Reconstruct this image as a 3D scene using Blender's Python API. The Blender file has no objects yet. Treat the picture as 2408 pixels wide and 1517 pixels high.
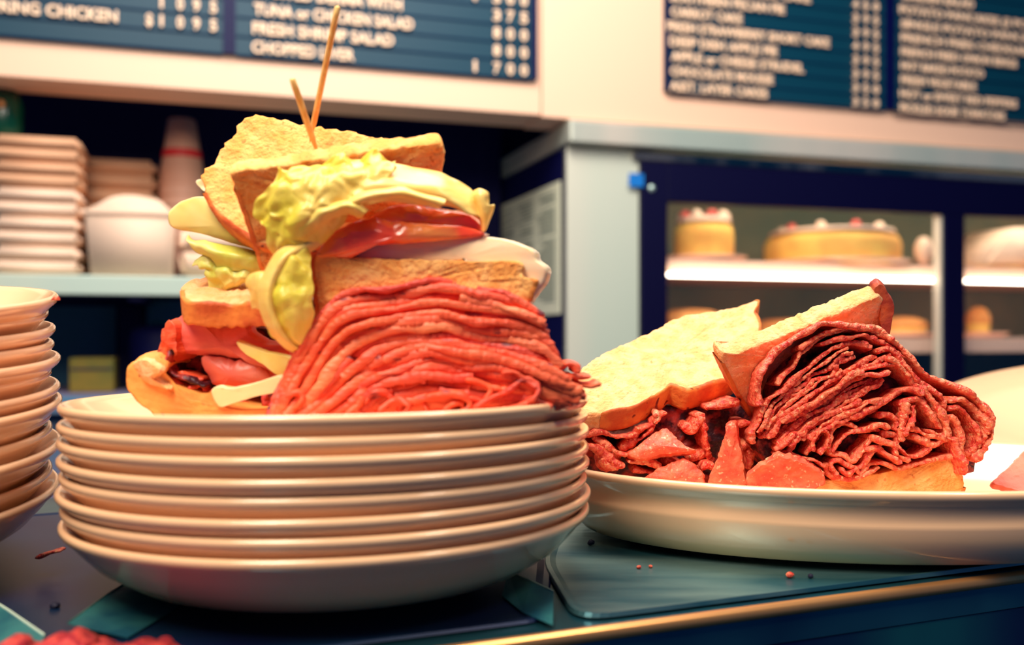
import bpy, bmesh, math, random
from mathutils import Vector, Matrix, noise
random.seed(7)
sc = bpy.context.scene
COL = sc.collection

# ------------------------------------------------------------------ camera
F = 2300.0; CX = 1204.0; HY = 790.0; CH = 1.10      # focal length (px), centre, horizon row, eye height (m)
cam = bpy.data.cameras.new('camera'); cam_o = bpy.data.objects.new('camera', cam); COL.objects.link(cam_o)
cam_o.location = (0, 0, CH); cam_o.rotation_euler = (math.radians(90), 0, 0)
cam.sensor_width = 36.0; cam.lens = F / 2408 * 36.0
cam.shift_y = (HY - 758.5) / 2408
cam.clip_start = 0.02
cam.dof.use_dof = True; cam.dof.focus_distance = 0.575; cam.dof.aperture_fstop = 5.4
sc.camera = cam_o
# ------------------------------------------------------------------ world + light + exposure
w = bpy.data.worlds.new('world'); sc.world = w; w.use_nodes = True
wb = w.node_tree.nodes['Background']
wb.inputs[0].default_value = (0.05, 0.15, 0.42, 1); wb.inputs[1].default_value = 0.30
def area(name, loc, target, size, power, color, sy=None):
    l = bpy.data.lights.new(name, 'AREA'); l.energy = power; l.color = color
    l.size = size
    if sy: l.shape = 'RECTANGLE'; l.size_y = sy
    o = bpy.data.objects.new(name, l); COL.objects.link(o); o.location = loc
    o.rotation_euler = (Vector(target) - Vector(loc)).to_track_quat('-Z', 'Y').to_euler()
    return o
area('counter_lamp', (-0.35, -0.05, 2.0), (0.0, 0.5, 1.1), 0.35, 17, (1, .88, .72), 0.6)
area('counter_lamp', (0.75, 0.0, 2.05), (0.25, 0.6, 1.1), 0.2, 4.0, (1, .88, .72), 0.2)
area('ceiling_light', (0.2, 1.35, 2.9), (0.0, 1.0, 0.9), 1.4, 11, (1, .96, .9), 0.5)
area('room_light', (0.0, 0.85, 2.75), (0.2, 2.4, 1.3), 1.5, 50, (1, .96, .91), 1.0)
sc.view_settings.view_transform = 'Standard'; sc.view_settings.look = 'None'
sc.view_settings.exposure = 0.30; sc.view_settings.gamma = 1.0
sc.cycles.use_denoising = True
sc.cycles.sample_clamp_indirect = 4.0

# ------------------------------------------------------------------ helpers
def P(px, py, Y):
    return Vector(((px - CX) / F * Y, Y, CH + (HY - py) / F * Y))
def lin(c):
    return tuple((x / 255 / 12.92) if x / 255 <= .04045 else ((x / 255 + .055) / 1.055) ** 2.4 for x in c) + (1,)
def N3(v, f=1.0, s=0.0):
    return noise.noise(Vector((v[0] * f + s, v[1] * f - s * .7, v[2] * f + s * 1.3)))
def mesh_obj(name, verts, faces, mat, parent=None, smooth=True):
    me = bpy.data.meshes.new(name); me.from_pydata([tuple(v) for v in verts], [], faces); me.validate()
    bm = bmesh.new(); bm.from_mesh(me); bmesh.ops.recalc_face_normals(bm, faces=bm.faces); bm.to_mesh(me); bm.free()
    if smooth: me.polygons.foreach_set('use_smooth', [True] * len(me.polygons))
    if mat: me.materials.append(mat)
    o = bpy.data.objects.new(name, me); COL.objects.link(o)
    if parent: o.parent = parent; o.matrix_parent_inverse = parent.matrix_world.inverted()
    return o
def bm_obj(name, bm, mat, parent=None, smooth=False):
    bmesh.ops.recalc_face_normals(bm, faces=bm.faces)
    me = bpy.data.meshes.new(name); bm.to_mesh(me); bm.free()
    if smooth: me.polygons.foreach_set('use_smooth', [True] * len(me.polygons))
    me.materials.append(mat)
    o = bpy.data.objects.new(name, me); COL.objects.link(o)
    if parent: o.parent = parent; o.matrix_parent_inverse = parent.matrix_world.inverted()
    return o
def tag(o, label, cat, group=None, kind=None):
    o['label'] = label; o['category'] = cat
    if group: o['group'] = group
    if kind: o['kind'] = kind
    return o
def thing(name, label, cat, loc, group=None):
    o = bpy.data.objects.new(name, None); COL.objects.link(o); o.location = loc
    o.empty_display_size = .02
    o.matrix_world = Matrix.Translation(loc)
    return tag(o, label, cat, group)
def struct(o):
    o['kind'] = 'structure'; return o
def copy_tree(root, M):
    c = root.copy(); COL.objects.link(c); c.matrix_world = M
    for ch in root.children:
        d = ch.copy(); COL.objects.link(d); d.parent = c; d.matrix_parent_inverse = ch.matrix_parent_inverse.copy()
    return c

# ------------------------------------------------------------------ materials
def mat(name, col, rough=.5, metal=0, col2=None, nscale=40, ramp=(.4, .6), bump=0, bscale=200, spec=.5, sss=0, coat=0, detail=3,
        extra=None, stretch=None, trans=0, bdist=.002):
    m = bpy.data.materials.new(name); m.use_nodes = True; nt = m.node_tree; b = nt.nodes['Principled BSDF']
    b.inputs['Base Color'].default_value = lin(col); b.inputs['Roughness'].default_value = rough
    b.inputs['Metallic'].default_value = metal; b.inputs['Specular IOR Level'].default_value = spec
    if sss:
        b.inputs['Subsurface Weight'].default_value = sss; b.inputs['Subsurface Radius'].default_value = (.006, .003, .0015)
        b.inputs['Subsurface Scale'].default_value = 1.0
    if coat: b.inputs['Coat Weight'].default_value = coat; b.inputs['Coat Roughness'].default_value = .08
    tc = nt.nodes.new('ShaderNodeTexCoord'); src = tc.outputs['Object']
    if stretch:
        mp = nt.nodes.new('ShaderNodeMapping'); mp.inputs['Scale'].default_value = stretch
        nt.links.new(src, mp.inputs[0]); src = mp.outputs[0]
    last = None
    if col2:
        n = nt.nodes.new('ShaderNodeTexNoise'); n.inputs['Scale'].default_value = nscale; n.inputs['Detail'].default_value = detail
        nt.links.new(src, n.inputs['Vector'])
        r = nt.nodes.new('ShaderNodeValToRGB'); r.color_ramp.elements[0].position = ramp[0]; r.color_ramp.elements[1].position = ramp[1]
        r.color_ramp.elements[0].color = lin(col); r.color_ramp.elements[1].color = lin(col2)
        nt.links.new(n.outputs[0], r.inputs[0]); last = r.outputs[0]
    if extra:                       # small spots: (colour, scale, threshold)
        ec, es, et = extra
        v = nt.nodes.new('ShaderNodeTexNoise'); v.inputs['Scale'].default_value = es; v.inputs['Detail'].default_value = 1
        nt.links.new(src, v.inputs['Vector'])
        r2 = nt.nodes.new('ShaderNodeValToRGB'); r2.color_ramp.elements[0].position = et; r2.color_ramp.elements[1].position = et + .06
        r2.color_ramp.elements[0].color = (0, 0, 0, 1); r2.color_ramp.elements[1].color = (1, 1, 1, 1)
        nt.links.new(v.outputs[0], r2.inputs[0])
        mx = nt.nodes.new('ShaderNodeMix'); mx.data_type = 'RGBA'
        nt.links.new(r2.outputs[0], mx.inputs['Factor'])
        if last: nt.links.new(last, mx.inputs['A'])
        else: mx.inputs['A'].default_value = lin(col)
        mx.inputs['B'].default_value = lin(ec); last = mx.outputs['Result']
    if last: nt.links.new(last, b.inputs['Base Color'])
    if bump:
        n = nt.nodes.new('ShaderNodeTexNoise'); n.inputs['Scale'].default_value = bscale; n.inputs['Detail'].default_value = 4
        nt.links.new(src, n.inputs['Vector'])
        bp = nt.nodes.new('ShaderNodeBump'); bp.inputs['Strength'].default_value = bump; bp.inputs['Distance'].default_value = bdist
        nt.links.new(n.outputs[0], bp.inputs['Height']); nt.links.new(bp.outputs[0], b.inputs['Normal'])
    return m
M = {}
M['china'] = mat('china', (244, 194, 148), .16, coat=.5)
M['crumb'] = mat('crumb', (250, 182, 110), .9, col2=(240, 160, 84), nscale=90, bump=.8, bscale=420, sss=.15, extra=((222, 140, 78), 300, .66), spec=.1)
M['crumb_pale'] = mat('crumb_pale', (250, 188, 134), .9, col2=(244, 170, 108), nscale=120, bump=.8, bscale=420, sss=.15, extra=((228, 160, 100), 330, .68), spec=.1)
M['crust'] = mat('crust', (236, 138, 62), .6, col2=(205, 90, 42), nscale=60, bump=.4, bscale=300, extra=((120, 40, 30), 160, .68), spec=.3)
M['crust_dark'] = mat('crust_dark', (150, 50, 34), .5, col2=(200, 96, 48), nscale=70, bump=.4, bscale=300, ramp=(.45, .7))
M['beef'] = mat('beef', (232, 76, 44), .5, col2=(246, 112, 66), nscale=60, ramp=(.35, .68), bump=.4, bscale=260, sss=.12, extra=((150, 44, 40), 140, .70), stretch=(.6, .5, 2.6))
M['pastrami'] = mat('pastrami', (216, 50, 40), .45, col2=(252, 118, 84), nscale=300, ramp=(.38, .6), bump=1.0, bscale=500, sss=.12, extra=((252, 160, 110), 560, .62))
M['pastrami_face'] = mat('pastrami_face', (232, 78, 56), .5, col2=(246, 128, 88), nscale=130, ramp=(.35, .7), bump=.5, bscale=360, sss=.12, extra=((250, 170, 130), 420, .64))
M['roll_crust'] = mat('roll_crust', (250, 168, 80), .6, col2=(226, 120, 52), nscale=45, ramp=(.35, .75), bump=.5, bscale=220, extra=((150, 60, 36), 140, .70))
M['beef_light'] = mat('beef_light', (244, 104, 66), .5, col2=(252, 140, 90), nscale=60, ramp=(.35, .68), bump=.5, bscale=260, sss=.12, stretch=(.6, .5, 2.6))
M['beef_deep'] = mat('beef_deep', (214, 60, 42), .5, col2=(240, 96, 60), nscale=50, ramp=(.35, .68), bump=.5, bscale=260, sss=.12, extra=((110, 30, 44), 110, .64), stretch=(.5, .5, 2.2))
M['pastrami_light'] = mat('pastrami_light', (232, 72, 52), .45, col2=(255, 140, 98), nscale=320, ramp=(.38, .6), bump=1.0, bscale=500, sss=.12, extra=((255, 180, 130), 560, .62))
M['pink_beef'] = mat('pink_beef', (240, 104, 88), .42, col2=(232, 140, 108), nscale=26, ramp=(.4, .7), bump=.25, bscale=240, sss=.15)
M['crust_gap_shade'] = mat('crust_gap_shade', (60, 14, 30), .5, col2=(190, 60, 50), nscale=120, ramp=(.45, .62), bump=.8, bscale=260)  # dark crust tone, also the painted shade of the gap cores
M['lettuce'] = mat('lettuce', (218, 196, 62), .38, col2=(246, 204, 104), nscale=38, ramp=(.35, .62), bump=.35, bscale=130, sss=.25, bdist=.003)
M['lettuce_pale'] = mat('lettuce_pale', (250, 206, 116), .35, col2=(246, 190, 86), nscale=30, ramp=(.35, .7), bump=.25, bscale=90, sss=.25, stretch=(.6, 1, 3.0))
M['lettuce_green'] = mat('lettuce_green', (212, 208, 84), .42, col2=(242, 228, 140), nscale=45, ramp=(.4, .65), bump=.3, bscale=150, sss=.25)
M['onion'] = mat('onion', (255, 224, 186), .3, col2=(252, 212, 168), nscale=22, sss=.3, coat=.3, stretch=(.5, 1, 5))
M['onion_green'] = mat('onion_green', (248, 226, 158), .3, col2=(240, 214, 120), nscale=22, sss=.3, coat=.3)
M['tomato'] = mat('tomato', (255, 78, 44), .25, col2=(255, 150, 72), nscale=46, ramp=(.42, .7), bump=.5, bscale=60, sss=.15, coat=.8, bdist=.004, detail=2)
M['cheese'] = mat('cheese', (255, 228, 172), .4, sss=.2)
M['pickle'] = mat('pickle', (240, 216, 112), .35, col2=(250, 226, 140), nscale=60, sss=.2)
M['wood'] = mat('wood', (255, 206, 124), .55, col2=(242, 172, 90), nscale=90, stretch=(3, 3, .4), bump=.2)
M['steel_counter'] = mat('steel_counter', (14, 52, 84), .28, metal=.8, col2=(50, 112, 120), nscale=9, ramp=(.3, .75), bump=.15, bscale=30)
M['steel_dark'] = mat('steel_dark', (10, 22, 66), .32, metal=.4, col2=(20, 84, 92), nscale=7, ramp=(.5, .66), stretch=(1, 1, .12))  # teal vertical streaks are reflections painted into the dark steel
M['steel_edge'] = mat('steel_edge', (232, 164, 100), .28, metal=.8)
M['steel_tray'] = mat('steel_tray', (48, 104, 116), .34, metal=.75, col2=(150, 180, 172), nscale=14, ramp=(.4, .75), bump=.2, bscale=60, stretch=(.5, 1.6, 1))
M['wall_white'] = mat('wall_white', (247, 196, 162), .5)
M['steel_light'] = mat('steel_light', (200, 214, 192), .42, metal=.25, col2=(226, 216, 194), nscale=2.0, stretch=(1, 1, .1))
M['steel_band'] = mat('steel_band', (222, 210, 190), .28, metal=.35, col2=(186, 196, 180), nscale=3, stretch=(1, 1, .2))
M['black_frame'] = mat('black_frame', (1, 0, 40), .6, spec=.15)
M['navy'] = mat('navy', (4, 6, 62), .6, spec=.2)
M['board'] = mat('board', (0, 54, 72), .45, spec=.3)
M['board_groove'] = mat('board_groove', (0, 34, 62), .7, spec=.1)
M['board_frame'] = mat('board_frame', (0, 2, 58), .5, spec=.2)
M['letter'] = mat('letter', (255, 212, 174), .5)
M['teal_dark'] = mat('teal_dark', (0, 84, 98), .6, col2=(20, 80, 120), nscale=3)
M['mauve'] = mat('mauve', (132, 112, 138), .7, col2=(60, 110, 140), nscale=2.2)
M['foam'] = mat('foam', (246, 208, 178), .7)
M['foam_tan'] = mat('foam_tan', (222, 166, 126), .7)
M['cup_paper'] = mat('cup_paper', (222, 168, 140), .6)
M['red'] = mat('red', (222, 40, 44), .5)
M['yellow_card'] = mat('yellow_card', (132, 104, 20), .7, col2=(90, 92, 24), nscale=8)
M['shelf_steel'] = mat('shelf_steel', (206, 214, 192), .35, metal=.2, col2=(190, 206, 190), nscale=3)
M['tape'] = mat('tape', (0, 110, 190), .5)
M['paper'] = mat('paper', (238, 234, 200), .7)
M['print'] = mat('print', (120, 132, 116), .7)
M['shelf_white'] = mat('shelf_white', (250, 205, 175), .4)
M['case_back'] = mat('case_back', (104, 122, 96), .6, col2=(140, 138, 104), nscale=2.5)
M['case_dark'] = mat('case_dark', (0, 60, 70), .6, col2=(4, 14, 66), nscale=4)
M['sponge'] = mat('sponge', (255, 208, 100), .8, col2=(246, 180, 84), nscale=12, bump=.3, bscale=80)
M['icing'] = mat('icing', (250, 218, 190), .5)
M['berry'] = mat('berry', (220, 92, 80), .4)
M['bottle_green'] = mat('bottle_green', (10, 70, 50), .2)
M['brass'] = mat('brass', (220, 150, 90), .3, metal=.6)
M['pepper'] = mat('pepper', (10, 6, 40), .7, bump=.6, bscale=600)
M['screw'] = mat('screw', (170, 190, 180), .3, metal=.7)
M['tray_dark'] = mat('tray_dark', (6, 12, 60), .35, metal=.4, col2=(10, 40, 70), nscale=8)
M['strip_reflections'] = mat('strip_reflections', (200, 180, 160), .18, metal=.9, col2=(40, 90, 110), nscale=5, ramp=(.45, .55), stretch=(1, 1, .2))  # warm and teal patches painted as reflections
M['trim_meat'] = mat('trim_meat', (150, 18, 36), .5, col2=(196, 60, 50), nscale=200, bump=.8, bscale=400)
M['lit_steel'] = mat('lit_steel', (150, 170, 166), .5, col2=(110, 140, 146), nscale=20)
M['foil'] = mat('foil', (60, 130, 130), .35, metal=.5, col2=(30, 90, 110), nscale=30)
M['foil_edge'] = mat('foil_edge', (190, 206, 184), .4)
M['floor'] = mat('floor', (20, 30, 70), .5, col2=(10, 60, 80), nscale=3)
gm = bpy.data.materials.new('clear_glass'); gm.use_nodes = True; nt = gm.node_tree; nt.nodes.clear()
out = nt.nodes.new('ShaderNodeOutputMaterial'); mx = nt.nodes.new('ShaderNodeMixShader'); mx.inputs[0].default_value = .05
tr = nt.nodes.new('ShaderNodeBsdfTransparent'); gl = nt.nodes.new('ShaderNodeBsdfGlossy'); gl.inputs['Roughness'].default_value = .05
nt.links.new(tr.outputs[0], mx.inputs[1]); nt.links.new(gl.outputs[0], mx.inputs[2]); nt.links.new(mx.outputs[0], out.inputs[0])
M['glass'] = gm
em = bpy.data.materials.new('tube_glow'); em.use_nodes = True
em.node_tree.nodes['Principled BSDF'].inputs['Emission Color'].default_value = (1, .86, .7, 1)
em.node_tree.nodes['Principled BSDF'].inputs['Emission Strength'].default_value = 10
M['tube'] = em

# ------------------------------------------------------------------ wall frame: u along the wall, v away from the camera, z up
TA = .3196; AN = math.atan(TA); UV = Vector((math.cos(AN), math.sin(AN), 0)); VV = Vector((-math.sin(AN), math.cos(AN), 0)); W0 = Vector((0, 2.3, 0))
def UVW(u, v, z):
    return W0 + UV * u + VV * v + Vector((0, 0, CH + z))
def Yat(px, v=0):
    t = (px - CX) / F
    r = Vector((t, 1, 0)); n = VV
    return (W0.dot(n) + v) / r.dot(n)
def U(px, v=0):
    Y = Yat(px, v); t = (px - CX) / F
    return (Vector((t * Y, Y, 0)) - W0).dot(UV)
def Z(px, py, v=0):
    return (HY - py) / F * Yat(px, v)
def ubox_into(bm, u0, u1, v0, v1, z0, z1, bevel=0, mtx=None):
    vs = [bm.verts.new(UVW(u, v, z)) for z in (z0, z1) for v in (v0, v1) for u in (u0, u1)]
    fs = [(0, 1, 3, 2), (4, 6, 7, 5), (0, 4, 5, 1), (2, 3, 7, 6), (0, 2, 6, 4), (1, 5, 7, 3)]
    nf = [bm.faces.new([vs[i] for i in f]) for f in fs]
    if bevel:
        es = list({e for f in nf for e in f.edges})
        bmesh.ops.bevel(bm, geom=es, offset=bevel, segments=3, affect='EDGES', profile=.6)
def ubox(name, u0, u1, v0, v1, z0, z1, m, parent=None, bevel=0):
    bm = bmesh.new(); ubox_into(bm, u0, u1, v0, v1, z0, z1, bevel)
    return bm_obj(name, bm, m, parent, smooth=False)

# ------------------------------------------------------------------ large structure
zt = 1.55
fz = Z(1265, 275)                     # lower edge of the white fascia
fl = struct(ubox('floor', -3.2, 3.4, -2.9, .75, -CH - .05, -CH, M['floor']))
struct(ubox('wall_back', -3.2, 3.4, .70, .75, -CH, zt, M['navy']))
seam = U(1267)
struct(ubox('trim_1', -1.6, seam - .0015, -.02, .12, fz, zt, M['wall_white'], bevel=.002))
struct(ubox('trim_2', seam + .0015, 3.0, -.02, .12, fz - .004, zt, M['wall_white'], bevel=.002))

# menu boards
def groove_bm(u0, u1, v, zs):
    bm = bmesh.new()
    for z in zs: ubox_into(bm, u0, u1, v - .0015, v + .001, z - .0022, z + .0022)
    return bm
def text_mesh(s):
    cu = bpy.data.curves.new('lettering', 'FONT'); cu.body = s; cu.size = 1; cu.extrude = .03; cu.offset = .026
    cu.resolution_u = 2
    to = bpy.data.objects.new('lettering', cu); COL.objects.link(to)
    dg = bpy.context.evaluated_depsgraph_get(); dg.update()
    me = bpy.data.meshes.new_from_object(to.evaluated_get(dg)); bpy.data.objects.remove(to); bpy.data.curves.remove(cu)
    return me
def put_text(s, px0, px1, z, h, parent, v=-.036, m='letter', name='lettering'):
    me = text_mesh(s); xs = [a.co.x for a in me.vertices]; ys = [a.co.y for a in me.vertices]
    u0, u1 = U(px0, v), U(px1, v); sx = (u1 - u0) / (max(xs) - min(xs)); sy = h / (.73)
    x0 = min(xs)
    for a in me.vertices:
        p = UVW(u0 + (a.co.x - x0) * sx, v - a.co.z * .06, z - h / 2 + a.co.y * sy); a.co = p
    me.materials.append(M[m])
    o = bpy.data.objects.new(name, me); COL.objects.link(o)
    if parent: o.parent = parent; o.matrix_parent_inverse = parent.matrix_world.inverted()
    return o
bz = .5985; V0 = -.030
def board(px0, px1, label, z0, dz, rows, prices, pcols, h, pitch):
    u0, u1 = U(px0, V0), U(px1, V0)
    t = thing('menu_board', label, 'sign', UVW((u0 + u1) / 2, V0, bz), 'menu boards on the white wall panel')
    ubox('letter_panel', u0, u1, V0, -.019, bz, zt - .1, M['board'], t)
    for a, b in ((u0, u0 + .010), (u1 - .014, u1)):
        ubox('frame_strip', a, b, V0 - .006, V0, bz, zt - .1, M['board_frame'], t)
    g = bm_obj('groove', groove_bm(u0 + .012, u1 - .016, V0, [z0 + dz * (k + .5) for k in range(-1, 18)]), M['board_groove'], t)
    for k, (s, a, b) in enumerate(rows):
        if s: put_text(s, a, b, z0 + dz * k, h, t)
    for k, s in enumerate(prices):
        for ch, c in zip(s, pcols):
            if ch != ' ': put_text(ch, c - pitch * (.4 if ch == '1' else 1), c + pitch * (.4 if ch == '1' else 1), z0 + dz * k, h * 1.02, t)
    return t
b1 = board(-130, 541, 'black menu board at far left listing spring chicken', .6165, .0385,
      [('', 0, 0), ('SPRING CHICKEN', -42, 277), ('', 0, 0)], ['', '$1095', ' 1095', ' 1295'], (351, 380, 424, 462, 502), .024, 8)
board(542, 1262, 'black menu board with tuna or chicken salad and chopped liver rows', .6175, .0405,
      [('CHOPPED LIVER', 592, 833), ('FRESH SHRIMP SALAD', 594, 926), ('TUNA or CHICKEN SALAD', 597, 972), ('STUFFED DERMA WITH', 600, 945), ('POTATO SALAD', 602, 840)],
      ['1700', ' 800', ' 800', ' 375', '1300', ' 375'], (1117, 1168, 1200, 1232), .025, 8)
board(1563, 2092, 'black menu board of cakes and pies right of the blank panel', .6115, .0362,
      [('ASST. LAYER CAKES', 1575, 1805), ('CHOCOLATE MOUSSE', 1577, 1818), ('APPLE or CHEESE STRUDEL', 1578, 1890), ('DEEP DISH APPLE PIE', 1574, 1828),
       ('FRESH STRAWBERRY SHORT CAKE', 1568, 1950), ('CARROT CAKE', 1578, 1745), ('SOUTHERN PECAN PIE', 1576, 1845), ('NEW YORK CHEESE CAKE', 1580, 1906), ('RICE PUDDING', 1580, 1790)],
      ['350', '350', '395', '395', '495', '395', '395', '450', '295'], (2012, 2036, 2060), .0235, 6)
board(2093, 2600, 'black menu board at far right listing potatoes, rings and peppers', .6055, .0372,
      [('PICKLED SOUR TOMATOES', 2117, 2363), ('HOT or SWEET RED PEPPERS', 2117, 2391), ('FRESH VEGETABLE', 2119, 2295), ('HOT BAKED POTATO', 2119, 2313),
       ('FRENCH FRIED ONION RINGS', 2119, 2391), ('FRENCH FRIES CHEDDAR', 2119, 2420), ('SINGLE POTATO PANCAKE', 2119, 2450), ('POTATO PANCAKES (3 PCS)', 2116, 2430), ('GARDEN SALAD', 2120, 2290), ('SOUP OF THE DAY', 2120, 2320)],
      ['150', '250', '295', '250', '395', '350', '295'], (2530, 2553, 2576), .0235, 6)

# ------------------------------------------------------------------ display cabinet
cu0 = U(1333); cu1 = 2.6; D = .60
ctz = Z(1340, 288); cbz = Z(1340, 345); ftz = Z(1503, 380); itz = .331; fbz = -.30; ibz = -.25
cab = thing('display_cabinet', 'stainless steel refrigerated dessert cabinet with black framed windows', 'cabinet', UVW((cu0 + cu1) / 2, .3, -CH))
bu0, iu0, iu1, iu2 = U(1503), U(1557, .02), U(2213), U(2262)
ubox('left_panel', cu0, cu0 + .012, .004, D, -CH, cbz, M['navy'], cab)
ubox('front_panel', cu0, bu0, 0, .02, -CH + .1, cbz, M['steel_light'], cab, bevel=.003)
ubox('top_rail', bu0, cu1, 0, .02, ftz, cbz, M['steel_band'], cab)
ubox('lower_panel', bu0, cu1, 0, .02, -CH + .1, fbz, M['steel_light'], cab)
ubox('kick_plate', cu0, cu1, .05, .07, -CH, -CH + .1, M['navy'], cab)
ubox('top_lip', cu0 - .006, cu1, -.035, D, cbz + .004, ctz, M['steel_band'], cab, bevel=.007)
ubox('reflective_strip', bu0 - .02, cu1, -.012, 0, ftz + .002, ftz + .022, M['strip_reflections'], cab, bevel=.004)  # thin strip added for the lamp reflections below the lip
ubox('right_panel', cu1 - .012, cu1, .02, D, -CH, cbz, M['navy'], cab)
ubox('back_panel', cu0 + .012, cu1 - .012, D - .012, D, -CH, cbz, M['case_back'], cab)
ubox('cavity_wall', iu0 - .03, iu0 - .018, .02, D - .012, ibz, cbz, M['case_dark'], cab)
ubox('cavity_floor', iu0 - .018, cu1 - .012, .02, D - .012, ibz - .02, ibz, M['case_dark'], cab)
fr = ubox('window_frame', bu0, iu0, -.012, .02, fbz, ftz, M['black_frame'], cab, bevel=.003)
ubox('window_frame', iu0, cu1, -.012, .02, itz, ftz, M['black_frame'], cab, bevel=.003)
ubox('window_frame', iu0, cu1, -.012, .02, fbz, ibz, M['black_frame'], cab, bevel=.003)
ubox('mullion', iu1, iu2, -.012, .02, ibz, itz, M['black_frame'], cab, bevel=.003)
ubox('mullion_strip', iu1 - .008, iu1, -.004, .02, ibz, itz, M['steel_light'], cab)
ubox('glass_pane', iu0, iu1 - .008, .008, .012, ibz, itz, M['glass'], cab)
ubox('glass_pane', iu2, cu1 - .012, .008, .012, ibz, itz, M['glass'], cab)
s1t, s1b = Z(1600, 610, .06), Z(1600, 642, .06); s2t, s2b = Z(2300, 795, .06), Z(2300, 829, .06)
sh1 = ubox('shelf', iu0 - .018, cu1 - .012, .06, D - .02, s1b, s1t, M['shelf_white'], cab, bevel=.002)
ubox('shelf', iu0 - .018, cu1 - .012, .06, D - .02, s2b, s2t, M['shelf_white'], cab, bevel=.002)
lu0, lu1 = iu0 + .02, cu1 - .1
ubox('light_tube', lu0, lu1, .045, .065, itz + .03, itz + .05, M['tube'], cab)
ubox('light_tube', lu0, lu1, .045, .055, s1b - .010, s1b - .002, M['tube'], cab)
def usphere_bm(bm, c, r, sc3=(1, 1, 1), seg=16):
    m = Matrix.Translation(c) @ Matrix.Diagonal((r * sc3[0], r * sc3[1], r * sc3[2], 1))
    bmesh.ops.create_uvsphere(bm, u_segments=seg, v_segments=seg // 2, radius=1, matrix=m)
bm = bmesh.new(); usphere_bm(bm, UVW(U(1532, -.012), -.012, Z(1532, 443, -.012)), .009, (1, .5, 1)); bm_obj('screw', bm, M['screw'], cab, True)
tp = ubox('tape', U(1474, -.001), bu0 + .006, -.0135, -.0123, Z(1474, 440), Z(1474, 409), M['tape'], cab)
tp['label'] = 'short piece of blue tape'

# notice on the cabinet's left side
def Vside(px, u):
    t = (px - CX) / F
    A = W0 + UV * u
    return (t * A.y - A.x) / (VV.x - t * VV.y)
sv1 = Vside(1319, cu0); sv2 = Vside(1168, cu0)
p1 = W0 + UV * cu0 + VV * sv1; nz1 = (HY - 425) / F * p1.y; nz0 = (HY - 738) / F * p1.y
notice = thing('printed_notice', 'pale printed notice sheet taped on the cabinet side', 'notice', UVW(cu0 - .001, (sv1 + sv2) / 2, nz0))
ubox('sheet', cu0 - .003, cu0 - .0005, sv1, sv2, nz0, nz1, M['paper'], notice)
bm = bmesh.new(); random.seed(3)
for c in range(3):
    a = sv1 + (sv2 - sv1) * (.06 + c * .31); b = sv1 + (sv2 - sv1) * (.31 + c * .31)
    z = nz1 - .022
    while z > nz0 + .03:
        if random.random() > .12: ubox_into(bm, cu0 - .0042, cu0 - .003, a, a + (b - a) * random.uniform(.6, 1), z - .0035, z)
        z -= .0095
tl = bm_obj('printed_lines', bm, M['print'], notice); tl['kind'] = 'stuff'

# ------------------------------------------------------------------ lathe helper and desserts
def lathe(name, prof, c, m, parent=None, seg=48, tilt=None, sx=1, sy=1, rotz=0, smooth=True):
    vs, fs = [], []
    n = len(prof)
    for j in range(seg):
        a = 2 * math.pi * j / seg
        for r, z in prof:
            p = Vector((r * sx * math.cos(a), r * sy * math.sin(a), z))
            if rotz: p = Matrix.Rotation(rotz, 3, 'Z') @ p
            if tilt: p = tilt @ p
            vs.append(p + Vector(c))
    for j in range(seg):
        k = (j + 1) % seg
        for i in range(n - 1):
            fs.append((j * n + i, k * n + i, k * n + i + 1, j * n + i + 1))
    o = mesh_obj(name, vs, fs, m, parent, smooth)
    bm = bmesh.new(); bm.from_mesh(o.data); bmesh.ops.remove_doubles(bm, verts=bm.verts, dist=1e-5)
    bmesh.ops.recalc_face_normals(bm, faces=bm.faces); bm.to_mesh(o.data); bm.free()
    return o
def on_shelf(px, v, z): return UVW(U(px, v), v, z)
def small_plate(px, v, z, r, label):
    pr = [(0, .004), (r * .6, .004), (r * .68, .005), (r, .016), (r + .001, .014), (r * .7, .001), (r * .6, 0), (0, 0)]
    o = lathe('small_plate', pr, on_shelf(px, v, z), M['shelf_white'], seg=40)
    return tag(o, label, 'plate', 'dessert plates in the display cabinet')
def cake(px, v, z, r, h, label, sponge='sponge', toppings=True, name='cake', seed=1, dome=.25):
    c = on_shelf(px, v, z); t = thing(name, label, 'cake', c)
    pr = [(0, 0), (r * .96, 0), (r, h * .1), (r, h * .6), (r * .96, h * .8), (r * .8, h * .94), (r * .4, h), (0, h)]
    lathe('sponge', pr, c, M[sponge], t, seg=40)
    if toppings:
        lathe('icing', [(0, h * 1.0), (r * .45, h * 1.0), (r * .84, h * .94), (r * .93, h * .90), (r * .9, h * 1.02), (r * .5, h * 1.1), (0, h * 1.1)], c, M['icing'], t, seg=40)
        random.seed(seed)
        for k in range(9):
            a = k / 9 * 6.283; bm = bmesh.new()
            usphere_bm(bm, c + Vector((r * .72 * math.cos(a), r * .72 * math.sin(a), h * 1.1)), .014, (1, 1, .9), 10)
            bm_obj('berry', bm, M['berry'] if k % 2 else M['icing'], t, True)
    return t
small_plate(1650, .18, s1t, .12, 'white plate under the tall yellow cake on the top shelf')
cake(1655, .18, s1t + .006, .080, .112, 'tall yellow cake at the left end of the top shelf', seed=2)
small_plate(1960, .22, s1t, .21, 'wide white plate under the broad golden cake')
cake(1955, .22, s1t + .006, .190, .096, 'broad golden cake with pink and white toppings, top shelf', seed=3)
bm = bmesh.new(); usphere_bm(bm, on_shelf(2172, .12, s1t + .050), .026, (1, 1, 1.5)); tag(bm_obj('cream_puff', bm, M['icing'], None, True), 'small cream pastry beside the window divider on top shelf', 'pastry')
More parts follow.
